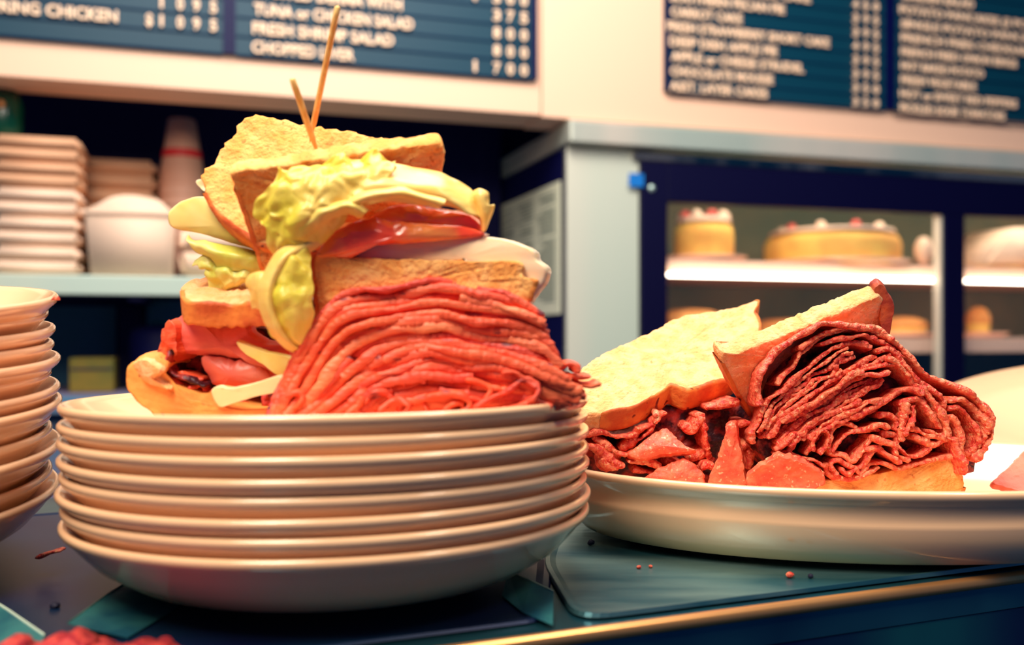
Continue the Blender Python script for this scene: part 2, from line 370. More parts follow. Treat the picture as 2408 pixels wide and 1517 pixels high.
lathe('pastry_stand', [(0, 0), (.03, 0), (.03, .003), (.006, .006), (.006, .010), (.034, .013), (0, .013)], on_shelf(2172, .12, s1t), M['shelf_white'])
bpy.data.objects['pastry_stand']['label'] = 'little white stand under the cream pastry'; bpy.data.objects['pastry_stand']['category'] = 'stand'
# white wedge on the right
w0, w1 = U(2275, .15), U(2500, .15); wt = thing('cream_pie_slice', 'large white cream wedge right of the window divider', 'pie', on_shelf(2390, .15, s1t))
bm = bmesh.new(); zz = s1t; pts = [(w0, zz + .004), (w0 + .125, zz + .125), (w1, zz + .13), (w1, zz + .004)]
fr_ = [bm.verts.new(UVW(a, .1, b)) for a, b in pts]; bk_ = [bm.verts.new(UVW(a, .3, b)) for a, b in pts]
bm.faces.new(fr_); bm.faces.new(bk_[::-1])
for i in range(4): bm.faces.new((fr_[i], fr_[(i + 1) % 4], bk_[(i + 1) % 4], bk_[i]))
bmesh.ops.bevel(bm, geom=list(bm.edges), offset=.012, segments=3, affect='EDGES'); bm_obj('cream', bm, M['icing'], wt, True)
ubox('pie_base', w0 - .01, w1 + .01, .09, .31, zz, zz + .006, M['sponge'], wt)
# lower shelf
for i, (px, v, r, h, nm, lb, ct) in enumerate([(1625, .2, .10, .075, 'bread_roll', 'pale domed roll at the left end of the lower shelf', 'roll'),
        (1850, .24, .10, .05, 'bread_roll', 'domed roll on the lower shelf behind the leaning bread', 'roll'),
        (2120, .2, .075, .058, 'bread_roll', 'pale domed roll just left of the window divider, lower shelf', 'roll'),
        (2300, .2, .036, .09, 'muffin', 'tall golden muffin right of the window divider, lower shelf', 'muffin')]):
    small_plate(px, v, s2t, r + .05, ['white plate under the leftmost lower roll', 'white plate in the middle of the lower shelf', 'white plate left of the divider on the lower shelf', 'white plate under the golden muffin'][i])
    c = on_shelf(px, v, s2t + .005); t = thing(nm, lb, ct, c)
    lathe('base', [(0, 0), (r * .8, 0), (r * .92, h * .3), (r * .9, h * .45), (0, h * .45)], c, M['sponge'], t, seg=32)
    lathe('crown', [(0, h * .4), (r * .9, h * .4), (r, h * .55), (r * .85, h * .78), (r * .5, h * .95), (0, h)], c, M['crumb'], t, seg=32)
for i, (px, r, h, lb) in enumerate([(2120, .11, .05, 'dark bowl left of the divider under the lower shelf'), (2340, .13, .05, 'dark bowl right of the divider under the lower shelf')]):
    c = on_shelf(px, .25, ibz); tag(lathe('bowl', [(0, 0), (r * .5, 0), (r * .9, h * .6), (r, h), (r * .97, h), (r * .85, h * .6), (r * .45, .008), (0, .008)], c, M['case_dark']), lb, 'bowl', 'bowls at the bottom of the cabinet')

# ------------------------------------------------------------------ left alcove
struct(ubox('wall_alcove', -2.6, cu0 - .012, .50, .52, -CH, zt, M['navy']))
stz, sbz = Z(0, 643), Z(0, 691)
shl = thing('steel_shelf', 'long stainless shelf holding takeout boxes and cups', 'shelf', UVW(-1, .2, sbz))
ubox('board', -2.2, cu0 - .35, 0, .46, stz - .006, stz, M['shelf_steel'], shl)
ubox('front_edge', -2.2, cu0 - .35, -.004, .006, sbz, stz, M['shelf_steel'], shl, bevel=.003)
ubox('bracket', -1.9, -1.87, .01, .5, sbz - .01, stz - .006, M['navy'], shl)
ubox('bracket', U(320, .3), U(320, .3) + .03, .01, .5, sbz - .01, stz - .006, M['navy'], shl)
def foam_box(name, px0, px1, v, dv, z0, z1, m, label, group, taper=.9):
    u0, u1 = U(px0, v), U(px1, v); t = thing(name, label, 'box', UVW((u0 + u1) / 2, v + dv / 2, z0), group)
    zm = (z0 + z1) / 2
    for nm, a, b, inv in (('tray', z0, zm - .001, False), ('lid', zm + .001, z1, True)):
        bm = bmesh.new(); cu_ = (u0 + u1) / 2; hw = (u1 - u0) / 2
        lo, hi = (taper, 1) if not inv else (1, taper)
        vs = []
        for z, s in ((a, lo), (b, hi)):
            for du, dvv in ((-1, -1), (1, -1), (1, 1), (-1, 1)):
                vs.append(bm.verts.new(UVW(cu_ + du * hw * s, v + dv / 2 + dvv * dv / 2 * s, z)))
        for f in ((0, 1, 2, 3), (4, 5, 6, 7), (0, 1, 5, 4), (1, 2, 6, 5), (2, 3, 7, 6), (3, 0, 4, 7)): bm.faces.new([vs[i] for i in f])
        bmesh.ops.bevel(bm, geom=list(bm.edges), offset=min(.012, (b - a) * .3), segments=3, affect='EDGES'); bm_obj(nm, bm, m, t, True)
    return t
def stack(px0, px1, v, dv, z0, ztop, n, m, labels, group, taper=.96):
    h = (ztop - z0) / n
    for k in range(n): foam_box('takeout_box', px0, px1, v, dv, z0 + k * h, z0 + (k + 1) * h - .0006, m, labels[k], group, taper)
za = Z(90, 440, .03); zb = Z(90, 318, .03)
stack(-20, 188, .03, .2, stz, za, 3, M['foam'], ['white takeout box at the bottom of the far left stack', 'white takeout box, second up in the far left stack', 'white takeout box, third up in the far left stack'], 'takeout boxes of the far left stack')
stack(-20, 190, .03, .2, za, zb, 2, M['foam_tan'], ['tan shaded box, second from top of the far left stack', 'tan shaded box topping the far left stack'], 'takeout boxes of the far left stack')  # tan here carries the shade under the fascia in the box colour
zc = Z(280, 372, .24)
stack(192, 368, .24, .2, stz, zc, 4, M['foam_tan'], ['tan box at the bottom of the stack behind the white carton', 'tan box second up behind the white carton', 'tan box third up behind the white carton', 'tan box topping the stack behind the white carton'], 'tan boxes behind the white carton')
# white carton with chamfered shoulders
t = thing('food_carton', 'large white food carton with sloped shoulders, right of the far left stack', 'box', on_shelf(305, .1, stz))
u0, u1 = U(198, .02), U(410, .02); z1 = Z(300, 458, .02); zs = Z(300, 500, .02)
bm = bmesh.new(); sec = [(u0 + .012, stz), (u1 - .004, stz), (u1, zs), (u1 - .03, z1 - .008), (u1 - .075, z1), (u0 + .075, z1), (u0 + .05, z1 - .006), (u0, zs)]
f_ = [bm.verts.new(UVW(a, .02, b)) for a, b in sec]; g_ = [bm.verts.new(UVW(a, .2, b)) for a, b in sec]
bm.faces.new(f_); bm.faces.new(g_[::-1])
for i in range(len(sec)): bm.faces.new((f_[i], f_[(i + 1) % 8], g_[(i + 1) % 8], g_[i]))
bmesh.ops.bevel(bm, geom=list(bm.edges), offset=.004, segments=2, affect='EDGES'); bm_obj('body', bm, M['foam'], t, True)
ubox('lid_rim', u0 - .003, u1 + .002, .014, .206, zs - .004, zs + .004, M['foam'], t, bevel=.0015)
foam_box('takeout_box', 417, 640, .03, .18, stz, Z(480, 530, .03), M['foam'], 'white takeout box right of the sloped carton, partly behind the sandwich', 'low box right of the carton')
# stacks of cups
c = on_shelf(428, .3, stz); ct = thing('cup_stack', 'tall stack of nested paper cups upside down, red print near the top', 'cups', c)
hh = Z(428, 283, .3) - stz; rb = (U(482, .3) - U(374, .3)) / 2
zc0 = 0
for k in range(9):
    z0 = zc0 + k * .026
    lathe('cup', [(rb, z0), (rb + .003, z0 + .002), (rb, z0 + .006), (rb * .98, z0 + .028)], c, M['cup_paper'], ct, seg=28)
zt0 = 9 * .026
lathe('top_cup', [(rb, zt0), (rb + .002, zt0 + .004), (rb * .6, hh), (rb * .52, hh + .002), (0, hh + .002)], c, M['cup_paper'], ct, seg=28)
fr0 = .30; r_at = lambda z: rb + .0035 - (rb * .4) * ((z - zt0) / (hh - zt0))
zr = Z(428, 362, .3) - stz
lathe('red_band', [(r_at(zr - .012), zr - .012), (r_at(zr + .006), zr + .006)], c, M['red'], ct, seg=28)
# green bottle on the far left stack
c = on_shelf(8, .12, zb); t = thing('green_jar', 'dark green round jar with small brass-coloured highlights above the far left stack', 'jar', c)
lathe('body', [(0, 0), (.03, 0), (.038, .02), (.04, .07), (.034, .10), (.022, .115), (0, .115)], c, M['bottle_green'], t, seg=28)
bm = bmesh.new(); usphere_bm(bm, c + Vector((.012, -.038, .07)), .011, (1.1, .4, .9), 10); bm_obj('brass_glint', bm, M['brass'], t, True)  # small blobs modelled as the brass-coloured highlights of the jar
bm = bmesh.new(); usphere_bm(bm, c + Vector((-.012, -.038, .045)), .008, (1.2, .4, .5), 10); bm_obj('brass_glint', bm, M['brass'], t, True)

# things under the shelf: back counter, panels, carton, containers
bcz = Z(200, 936, -.1)
bc = thing('back_counter', 'long dark back counter against the wall below the shelf', 'counter', UVW(-1.1, .2, -CH))
ubox('worktop', -2.4, cu0 - .02, -.12, .498, bcz - .03, bcz, M['mauve'], bc, bevel=.004)
ubox('cabinet_body', -2.4, cu0 - .03, -.08, .498, -CH, bcz - .03, M['mauve'], bc)
struct(ubox('trim_3', -2.4, U(272, .48), .485, .499, bcz, sbz - .01, M['teal_dark']))
struct(ubox('trim_4', U(276, .42), U(338, .42), .44, .499, bcz, sbz - .01, M['navy']))
yb = thing('carton', 'olive yellow carton standing under the shelf by the plate stack', 'carton', on_shelf(215, .15, bcz))
ubox('body', U(162, .1), U(268, .1), .1, .24, bcz, Z(215, 842, .1), M['yellow_card'], yb, bevel=.004)
ubox('flap', U(162, .1) + .003, U(268, .1) - .003, .098, .1, Z(215, 870, .1), Z(215, 866, .1), M['navy'], yb)
kc = thing('steel_canister', 'dark rounded canister under the shelf behind the bread', 'canister', on_shelf(375, .2, bcz))
lathe('body', [(0, 0), (.062, 0), (.066, .01), (.066, .12), (.06, .135), (.04, .145), (0, .146)], on_shelf(375, .2, bcz), M['navy'], kc, seg=32)
lathe('knob', [(0, .146), (.014, .146), (.016, .156), (0, .160)], on_shelf(375, .2, bcz), M['steel_counter'], kc, seg=20)
tb = thing('hanging_rack', 'small teal rack panel below the shelf, partly behind the meat', 'rack', on_shelf(390, .4, sbz - .1))
ubox('panel', U(346, .4), U(560, .4), .40, .41, Z(390, 765, .4), Z(390, 706, .4), M['teal_dark'], tb)
ubox('hanger', U(350, .4), U(353, .4), .40, .499, Z(390, 712, .4), Z(390, 706, .4), M['navy'], tb)
ubox('hanger', U(550, .4), U(553, .4), .40, .499, Z(390, 712, .4), Z(390, 706, .4), M['navy'], tb)

# ------------------------------------------------------------------ service counter
TZ = CH - .128
ca = math.atan2(.535 - .405, .280 + .0271); CU = Vector((math.cos(ca), math.sin(ca), 0)); CV = Vector((-math.sin(ca), math.cos(ca), 0)); C0 = Vector((-.0271, .405, 0))
def CP(s, d, z): return C0 + CU * s + CV * d + Vector((0, 0, z))
def cbox(name, s0, s1, d0, d1, z0, z1, m, parent=None, bevel=0):
    bm = bmesh.new(); vs = [bm.verts.new(CP(s, d, z)) for z in (z0, z1) for d in (d0, d1) for s in (s0, s1)]
    for f in [(0, 1, 3, 2), (4, 6, 7, 5), (0, 4, 5, 1), (2, 3, 7, 6), (0, 2, 6, 4), (1, 5, 7, 3)]: bm.faces.new([vs[i] for i in f])
    if bevel: bmesh.ops.bevel(bm, geom=list(bm.edges), offset=bevel, segments=4, affect='EDGES')
    return bm_obj(name, bm, m, parent, smooth=False)
cn = thing('service_counter', 'stainless steel service counter with a bright front edge', 'counter', CP(0, .2, 0))
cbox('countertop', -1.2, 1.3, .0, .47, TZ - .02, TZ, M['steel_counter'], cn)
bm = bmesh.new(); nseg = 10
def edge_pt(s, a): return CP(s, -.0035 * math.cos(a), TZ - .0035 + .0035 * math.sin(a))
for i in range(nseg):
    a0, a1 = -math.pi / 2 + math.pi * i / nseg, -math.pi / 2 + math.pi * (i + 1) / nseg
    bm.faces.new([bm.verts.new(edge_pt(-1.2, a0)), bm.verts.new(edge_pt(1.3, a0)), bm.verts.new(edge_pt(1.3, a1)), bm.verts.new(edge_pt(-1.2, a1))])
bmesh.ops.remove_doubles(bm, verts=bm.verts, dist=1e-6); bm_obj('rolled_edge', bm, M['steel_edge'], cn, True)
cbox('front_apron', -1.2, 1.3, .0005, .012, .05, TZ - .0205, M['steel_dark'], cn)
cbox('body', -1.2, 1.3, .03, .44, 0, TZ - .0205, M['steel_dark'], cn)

# rounded flat trays lying on the counter
def round_sheet(name, corners, rad, z0, th, m, label, cat, lip=.0):
    pts = []
    n = len(corners)
    for i in range(n):
        a, b, c = Vector(corners[i - 1]), Vector(corners[i]), Vector(corners[(i + 1) % n])
        d1 = (a - b).normalized(); d2 = (c - b).normalized()
        p0 = b + d1 * rad; p2 = b + d2 * rad
        for k in range(9):
            t = k / 8; pts.append(p0 * (1 - t) ** 2 + b * 2 * t * (1 - t) + p2 * t * t)
    cen = sum(pts, Vector((0, 0))) / len(pts)
    t = thing(name, label, cat, Vector((cen.x, cen.y, z0)))
    def ring(off, z): return [Vector((cen.x + (p.x - cen.x) * (1 - off / (p - cen).length), cen.y + (p.y - cen.y) * (1 - off / (p - cen).length), z)) for p in pts]
    rings = [ring(.004, z0), ring(.0, z0 + th * .5), ring(.001, z0 + th + lip), ring(.004, z0 + th + lip), ring(.008, z0 + th), ring((.5) * .06, z0 + th)]
    vs = [v for r in rings for v in r]; L = len(pts); fs = []
    for r in range(len(rings) - 1):
        for i in range(L): fs.append((r * L + i, r * L + (i + 1) % L, (r + 1) * L + (i + 1) % L, (r + 1) * L + i))
    fs.append(tuple(range(L))); fs.append(tuple((len(rings) - 1) * L + i for i in range(L)))
    mesh_obj('sheet', vs, fs, m, t, smooth=False)
    return t
def CP2(s, d): p = CP(s, d, 0); return (p.x, p.y)
def G(px, py): Y = (CH - TZ) * F / (py - HY); return ((px - CX) / F * Y, Y)
round_sheet('steel_tray', [G(1275, 1335), CP2(.062, .005), CP2(.62, .005), CP2(.62, .36), CP2(.20, .30)], .022, TZ + .0003, .0016, M['steel_tray'], 'light rounded steel tray lying under the oval platter', 'tray', lip=.0012)
round_sheet('steel_tray', [CP2(-.30, .012), CP2(.052, .012), CP2(.105, .12), CP2(.0, .40), CP2(-.26, .38)], .012, TZ + .0003, .0010, M['tray_dark'], 'dark steel tray lying under the middle plate stack', 'tray', lip=.0008)
# folded paper sheets around the stack
def paper(name, pts3, th, m, label, cat='paper'):
    vs = [Vector(p) for p in pts3]; n = len(vs) // 2
    allv = vs + [v + Vector((0, 0, -th)) for v in vs]; fs = []
    for i in range(n - 1):
        fs.append((i, i + 1, n + i + 1, n + i)); k = 2 * n
        fs.append((k + i, k + n + i, k + n + i + 1, k + i + 1))
    k = 2 * n
    for i in range(n - 1):
        fs.append((i, k + i, k + i + 1, i + 1)); fs.append((n + i, n + i + 1, k + n + i + 1, k + n + i))
    fs.append((0, n, k + n, k)); fs.append((n - 1, k + n - 1, k + 2 * n - 1, 2 * n - 1))
    o = tag(mesh_obj(name, allv, fs, m, None, smooth=False), label, cat)
    ev, ef = [], []
    for i in range(n):
        for q in range(8): ev.append(vs[i] + Vector((0, .0007 * math.cos(q * .7854), .0007 * math.sin(q * .7854))))
    for i in range(n - 1):
        for q in range(8): ef.append((i * 8 + q, i * 8 + (q + 1) % 8, i * 8 + 8 + (q + 1) % 8, i * 8 + 8 + q))
    mesh_obj('raised_edge', ev, ef, M['foil_edge'], o)
    return o
def G3(px, py, h=.0): x, y = G(px, py); s = 1 - h / (CH - TZ); return (x * s, y * s, TZ + h)
paper('foil_sheet', [G3(160, 1466, .006), G3(250, 1400, .007), G3(345, 1342, .006), G3(300, 1500, .0022), G3(400, 1440, .0022), G3(480, 1375, .0022)], .0004, M['foil'], 'teal foil strip with a raised bright edge left of the middle stack', 'foil')
paper('foil_sheet', [G3(-60, 1385, .006), G3(20, 1436, .007), G3(105, 1495, .006), G3(-60, 1500, .0015), G3(0, 1550, .0015), G3(60, 1600, .0015)], .0004, M['foil'], 'foil strip in the bottom left corner of the counter', 'foil')
paper('foil_sheet', [G3(1195, 1345, .004), G3(1250, 1368, .006), G3(1302, 1392, .006), G3(1180, 1400, .0025), G3(1230, 1440, .0025), G3(1300, 1470, .0025)], .0004, M['foil'], 'small creased foil flap between middle stack and oval platter', 'foil')
tag(lathe('lit_sheet', [(0, .0006), (.068, .0006), (.0685, .0003), (.068, 0), (0, 0)], Vector(G3(190, 1262, .0006)), M['lit_steel'], seg=40, sx=1.2), 'pale sheet standing in for the lit counter between the two plate stacks', 'paper')  # thin sheet added as the lit, paler area of the counter

# ------------------------------------------------------------------ plates
PR = [(0, -.0300), (.060, -.0300), (.075, -.0295), (.092, -.0265), (.110, -.0185), (.122, -.0100), (.1300, -.0025), (.1325, .0002), (.1342, .0004), (.1352, -.0008), (.1352, -.0024), (.1340, -.0042),
      (.1310, -.0068), (.1280, -.0105), (.1200, -.0190), (.1060, -.0280), (.0880, -.0335), (.0740, -.0352), (.0725, -.0372), (.0690, -.0374), (.0670, -.0350), (0, -.0345)]
def plate(c, label, group, tilt=None, rz=0):
    global PLATE
    me_ready = PLATE
    o = bpy.data.objects.new('dinner_plate', me_ready); COL.objects.link(o)
    m = Matrix.Translation(c)
    if tilt: m = m @ tilt.to_4x4()
    o.matrix_world = m
    return tag(o, label, 'plate', group)
PR = [(a * .992, b) for a, b in PR]
tmp = lathe('dinner_plate', PR, (0, 0, 0), M['china'], seg=128); PLATE = tmp.data; bpy.data.objects.remove(tmp)
ordn = ['topmost', 'second', 'third', 'fourth', 'fifth', 'sixth', 'seventh', 'eighth', 'ninth', 'tenth', 'eleventh', 'twelfth', 'thirteenth', 'fourteenth', 'fifteenth']
MX, MY = -.0938, .5187
base = TZ + .0017 + .0374
random.seed(5)
SPC = [0, .0082, .0160, .0240, .0318, .0405, .0482, .0568]
for k in range(8):
    i = 7 - k; z = base + SPC[k] * 1.0
    lb = 'topmost plate of the middle stack, holding the tall sandwich' if i == 0 else ('bottom plate of the middle stack, resting on the counter' if i == 7 else '%s plate from the top of the middle stack' % ordn[i])
    plate(Vector((MX + random.uniform(-.0012, .0012) * (i > 0), MY + random.uniform(-.001, .001), z)), lb, 'stacked plates of the middle stack', Matrix.Rotation(math.radians(-.45), 3, 'Y') @ Matrix.Rotation(random.uniform(-.002, .002), 3, 'X'))
TOPZ = base + SPC[7]
LX, LY = -.3785, .500
ta = Matrix.Rotation(math.radians(4.0), 3, 'X')
for k in range(14):
    i = 13 - k; sh = Vector((random.uniform(-.004, .004), 0, 0)) + Vector((0, 0, 0))
    tx = ta @ Vector((0, 0, 0.0382 + k * .0078))
    extra = Matrix.Rotation(math.radians(max(0, (k - 10)) * .9), 3, 'X')
    lb = 'topmost plate of the tall far left stack' if i == 0 else ('bottom plate of the tall far left stack' if i == 13 else '%s plate from the top of the tall far left stack' % ordn[i])
    plate(Vector((LX, LY, TZ + .0055)) + tx + sh, lb, 'stacked plates of the far left stack', ta @ extra)

# oval platter
OX, OY = .228, .635
def oval(name, prof, a, b, c, m, seg=160):
    vs, fs = [], []; n = len(prof)
    for j in range(seg):
        t = 2 * math.pi * j / seg
        for off, z in prof:
            vs.append(Vector((c[0] + max(a + off, 0) * math.cos(t), c[1] + max(b + off, 0) * math.sin(t), c[2] + z)))
    for j in range(seg):
        k = (j + 1) % seg
        for i in range(n - 1): fs.append((j * n + i, k * n + i, k * n + i + 1, j * n + i + 1))
    return mesh_obj(name, vs, fs, m)
RIMZ = CH - .0798
hp = RIMZ - (TZ + .0019)
OP = [(-.134, -hp + .008), (-.075, -hp + .008), (-.058, -hp + .010), (-.040, -hp + .017), (-.025, -.022), (-.010, -.008), (-.004, -.0015), (-.002, 0), (0, -.0008), (.0004, -.003), (-.0012, -.0055),
      (-.0045, -.0085), (-.0060, -.0125), (-.0068, -.0165), (-.0056, -.0190), (-.0062, -.0215), (-.0075, -.0265), (-.0110, -.0345), (-.018, -.0415), (-.030, -.0445), (-.046, -hp + .0030), (-.048, -hp), (-.052, -hp), (-.054, -hp + .004), (-.134, -hp + .004)]
o = oval('oval_platter', OP, .200, .135, (OX, OY, RIMZ), M['china'])
tag(o, 'large oval white platter holding the opened pastrami sandwich', 'platter')
# plate behind at right
pr2 = [(0, .002), (.07, .003), (.12, .022), (.165, .043), (.166, .040), (.12, .016), (.08, 0), (0, 0)]
tl_ = Matrix.Rotation(math.radians(-9), 3, 'Y') @ Matrix.Rotation(math.radians(9), 3, 'X')
bp_ = lathe('serving_dish', pr2, Vector((.575, .93, TZ + .026)), M['china'], seg=72, tilt=tl_)
tag(bp_, 'white dish tilted up behind the oval platter at the right edge', 'dish')
pr3 = [(0, 0), (.10, 0), (.10, .012), (.09, .012), (.09, .003), (0, .003)]
# thin pinkish slab, right edge
fd = thing('pinkish_slab', 'thin pinkish slab resting on the platter rim at the right edge', 'meat', Vector((.34, .62, TZ + .02)))

# ------------------------------------------------------------------ food helpers
def resample(pts, step, closed=False):
    pts = [Vector(p) for p in pts]; n = len(pts)
    out = []; segs = n if closed else n - 1
    for i in range(segs):
        if closed: p0, p1, p2, p3 = pts[i - 1], pts[i], pts[(i + 1) % n], pts[(i + 2) % n]
        else: p0, p1, p2, p3 = pts[max(i - 1, 0)], pts[i], pts[i + 1], pts[min(i + 2, n - 1)]
        L = (p2 - p1).length; k = max(1, int(round(L / step)))
        for j in range(k):
            t = j / k
            out.append(.5 * ((2 * p1) + (p2 - p0) * t + (2 * p0 - 5 * p1 + 4 * p2 - p3) * t * t + (3 * p1 - p0 - 3 * p2 + p3) * t ** 3))
    if not closed: out.append(pts[-1])
    return out
def sheet_slice(name, path, Y0, thick, depth, m, parent, seed, nz=.0006, shrink=.92, fj=.0016, step=4, cbase=None, tvar=.35, lean=0.0, hf=.0, flat=False):
    """a thin meat slice seen on edge: path in image px laid on the plane y=Y0, carried back by depth"""
    pts = resample([(x, y) for x, y in path], step)
    n = len(pts); s = Y0 / F; rings = []
    prof = [(-1, 1.0), (-1, .35), (-1, .06), (-.75, -.3), (0, -.55), (.75, -.3), (1, .06), (1, .35), (1, 1.0)]
    if flat: prof = [(-1, 1.0), (-1, .35), (-1, .03), (-.9, -.06), (0, -.12), (.9, -.06), (1, .03), (1, .35), (1, 1.0)]
    base_c = P(cbase[0], cbase[1], Y0) if cbase else P(path[len(path) // 2][0], path[len(path) // 2][1], Y0)
    for i, p in enumerate(pts):
        a = pts[max(i - 1, 0)]; b = pts[min(i + 1, n - 1)]; d = (b - a)
        d = d.normalized() if d.length > 1e-6 else Vector((1, 0)); nx, nyy = -d.y, d.x
        c3 = P(p.x, p.y, Y0); u = i / (n - 1); ends = min(1, min(u, 1 - u) * n / 2.2 + (.8 if flat else .25))
        tv = thick * .5 * s * (1 + tvar * N3((p.x * .02, p.y * .02, seed)) * 2) * ends
        front = fj * (N3((p.x * (.006 if flat else .018), seed * 3.1, p.y * (.0095 if flat else .018))) * 2) + hf * N3((p.x * .16, seed, p.y * .16))
        ring = []
        for q, (a1, a2) in enumerate(prof):
            off = Vector((nx, 0, -nyy)) * (a1 * tv)
            if a2 <= .06: yy = front + a2 * thick * s * 1.1
            else: yy = front + (depth if a2 == 1 else depth * .3) - lean * 0
            f = max(0, min(1, (yy) / depth)); v = c3 + off
            if f > 0: v = base_c + (v - base_c) * (1 - (1 - shrink) * f)
            v = v + Vector((0, yy, 0))
            w_ = N3(v, 420, seed) * nz + N3(v, 130, seed + 5) * nz * (.5 if flat else 1.3)
            v += Vector((nx * w_, w_ * .8, -nyy * w_ + w_ * .4))
            ring.append(v)
        rings.append(ring)
    k = len(prof); vs = [v for r in rings for v in r]; fs = []
    for i in range(n - 1):
        for q in range(k): fs.append((i * k + q, i * k + (q + 1) % k, (i + 1) * k + (q + 1) % k, (i + 1) * k + q))
    fs.append(tuple(range(k))); fs.append(tuple((n - 1) * k + q for q in range(k)))
    return mesh_obj(name, vs, fs, m, parent)
def slab(name, poly, ref, E, m, parent, step=5, rough=.0006, dome=0.0, crust=None, crust_mat='crust', rnd=.0012, seed=1, edge=.0010, bulge=0.0, smooth_poly=True, wave=0):
    """solid slice: outline in image px projected on the plane through ref with normal E, then carried along E"""
    E = Vector(E); nrm = E.normalized(); R = P(*ref)
    cam0 = Vector((0, 0, CH)); plane = (R - cam0).dot(nrm)
    idx = []; pts2 = []
    n0 = len(poly)
    pp = resample(poly, step, True) if smooth_poly else resample_lin(poly, step)
    # crust ranges given as (start, end) polygon index
    pos = []
    for q in pp:
        best = min(range(n0), key=lambda i: (Vector(poly[i]) - q).length); pos.append(best)
    out3 = []
    for q in pp:
        d = Vector(((q.x - CX) / F, 1, (HY - q.y) / F)); k = plane / d.dot(nrm); out3.append(cam0 + d * k)
    c = sum(out3, Vector()) / len(out3); n = len(out3)
    # in-plane jitter (torn edge)
    o3 = []
    for i, v in enumerate(out3):
        r = (v - c); r = r.normalized()
        e = edge * (1.0 if not crust or not any(a <= pos[i] <= b for a, b in crust) else .25)
        o3.append(v + r * (N3(v, 380, seed) * e + N3(v, 150, seed) * e * 1.2))
    rings = []
    T = E.length
    def ringat(s, dpt, ins=0.0):
        res = []
        for v in o3:
            d = v - c; L = d.length; q = c + d * s * (1 - ins / L) if L > 1e-6 else c
            q = q + nrm * dpt
            w_ = N3(q, 300, seed + 9) * rough + N3(q, 90, seed + 2) * rough * 1.5
            q = q - nrm * w_
            if wave: q = q - nrm * (N3(q, 28, seed + 4) * wave)
            res.append(q)
        return res
    def dm(s): return -dome * (1 - s * s)
    for s in (.12, .3, .5, .68, .82, .92): rings.append(ringat(s, dm(s)))
    rings.append(ringat(.97, dm(.97))); rings.append(ringat(1, rnd * .25, rnd * .5))
    i0 = len(rings)
    for k in range(1, 6):
        f = k / 6; rings.append(ringat(1, rnd + (T - 2 * rnd) * f, -bulge * math.sin(math.pi * f)))
    i1 = len(rings)
    rings.append(ringat(1, T - rnd * .25, rnd * .5))
    for s in (.9, .6, .3): rings.append(ringat(s, T))
    vs = [v for r in rings for v in r]; fs = []
    for r in range(len(rings) - 1):
        for i in range(n): fs.append((r * n + i, r * n + (i + 1) % n, (r + 1) * n + (i + 1) % n, (r + 1) * n + i))
    a = len(vs); vs.append(sum(rings[0], Vector()) / n); vs.append(sum(rings[-1], Vector()) / n)
    for i in range(n):
        fs.append((a, i, (i + 1) % n)); fs.append((a + 1, (len(rings) - 1) * n + i, (len(rings) - 1) * n + (i + 1) % n))
    o = mesh_obj(name, vs, fs, m, parent)
    if crust:
        keep = [any(lo <= pos[i] <= hi for lo, hi in crust) for i in range(n)]
        cr = [ringat(1, -.0002, .0016)] + [ringat(1, T * f, -(.0007 + bulge * math.sin(math.pi * f))) for f in (.0, .12, .35, .65, .88, 1.0)] + [ringat(1, T + .0002, .0016)]
        vs = [v for r in cr for v in r]; fs = []
        for r in range(len(cr) - 1):
            for i in range(n):
                if keep[i] and keep[(i + 1) % n]: fs.append((r * n + i, r * n + (i + 1) % n, (r + 1) * n + (i + 1) % n, (r + 1) * n + i))
        cobj = mesh_obj('crust', vs, fs, M[crust_mat], o)
    return o
def patch(name, grid, m, parent, nu=40, nv=26, amp=.0015, freq=120, edge_amp=.003, seed=0, thick=.0007, frill=None):
    R_, C_ = len(grid), len(grid[0]); g = [[P(*p) for p in row] for row in grid]
    def cr(a, b, c, d, t): return .5 * ((2 * b) + (c - a) * t + (2 * a - 5 * b + 4 * c - d) * t * t + (3 * b - a - 3 * c + d) * t ** 3)
    def ev(u, v):
        x = u * (C_ - 1); y = v * (R_ - 1); ix = min(int(x), C_ - 2); iy = min(int(y), R_ - 2); fx, fy = x - ix, y - iy
        cols = []
        for j in range(-1, 3):
            r = g[min(max(iy + j, 0), R_ - 1)]
            cols.append(cr(r[max(ix - 1, 0)], r[ix], r[ix + 1], r[min(ix + 2, C_ - 1)], fx))
        return cr(*cols, fy)
    vs = []
    for j in range(nv + 1):
        for i in range(nu + 1):
            u, v = i / nu, j / nv; p = ev(u, v)
            e = 0
            if frill is None or 't' in frill: e = max(e, 1 - v * 3.2)
            if frill is not None and 'b' in frill: e = max(e, 1 - (1 - v) * 3.2)
            if frill is not None and 'l' in frill: e = max(e, 1 - u * 3.2)
            if frill is not None and 'r' in frill: e = max(e, 1 - (1 - u) * 3.2)
            n1 = N3(p, freq, seed); n2 = N3(p, freq * 2.6, seed + 3); n3 = N3(p, freq * 1.6, seed + 7)
            d = (amp + edge_amp * max(0, e))
            p = p + Vector((n3 * d * .7, -n1 * d - n2 * d * .4, n3 * d * .5 + n1 * d * .8))
            vs.append(p)
    fs = [(j * (nu + 1) + i, j * (nu + 1) + i + 1, (j + 1) * (nu + 1) + i + 1, (j + 1) * (nu + 1) + i) for j in range(nv) for i in range(nu)]
    o = mesh_obj(name, vs, fs, m, parent)
    md = o.modifiers.new('solid', 'SOLIDIFY'); md.thickness = thick; md.offset = 0
    md2 = o.modifiers.new('sub', 'SUBSURF'); md2.levels = 1; md2.render_levels = 1
    return o
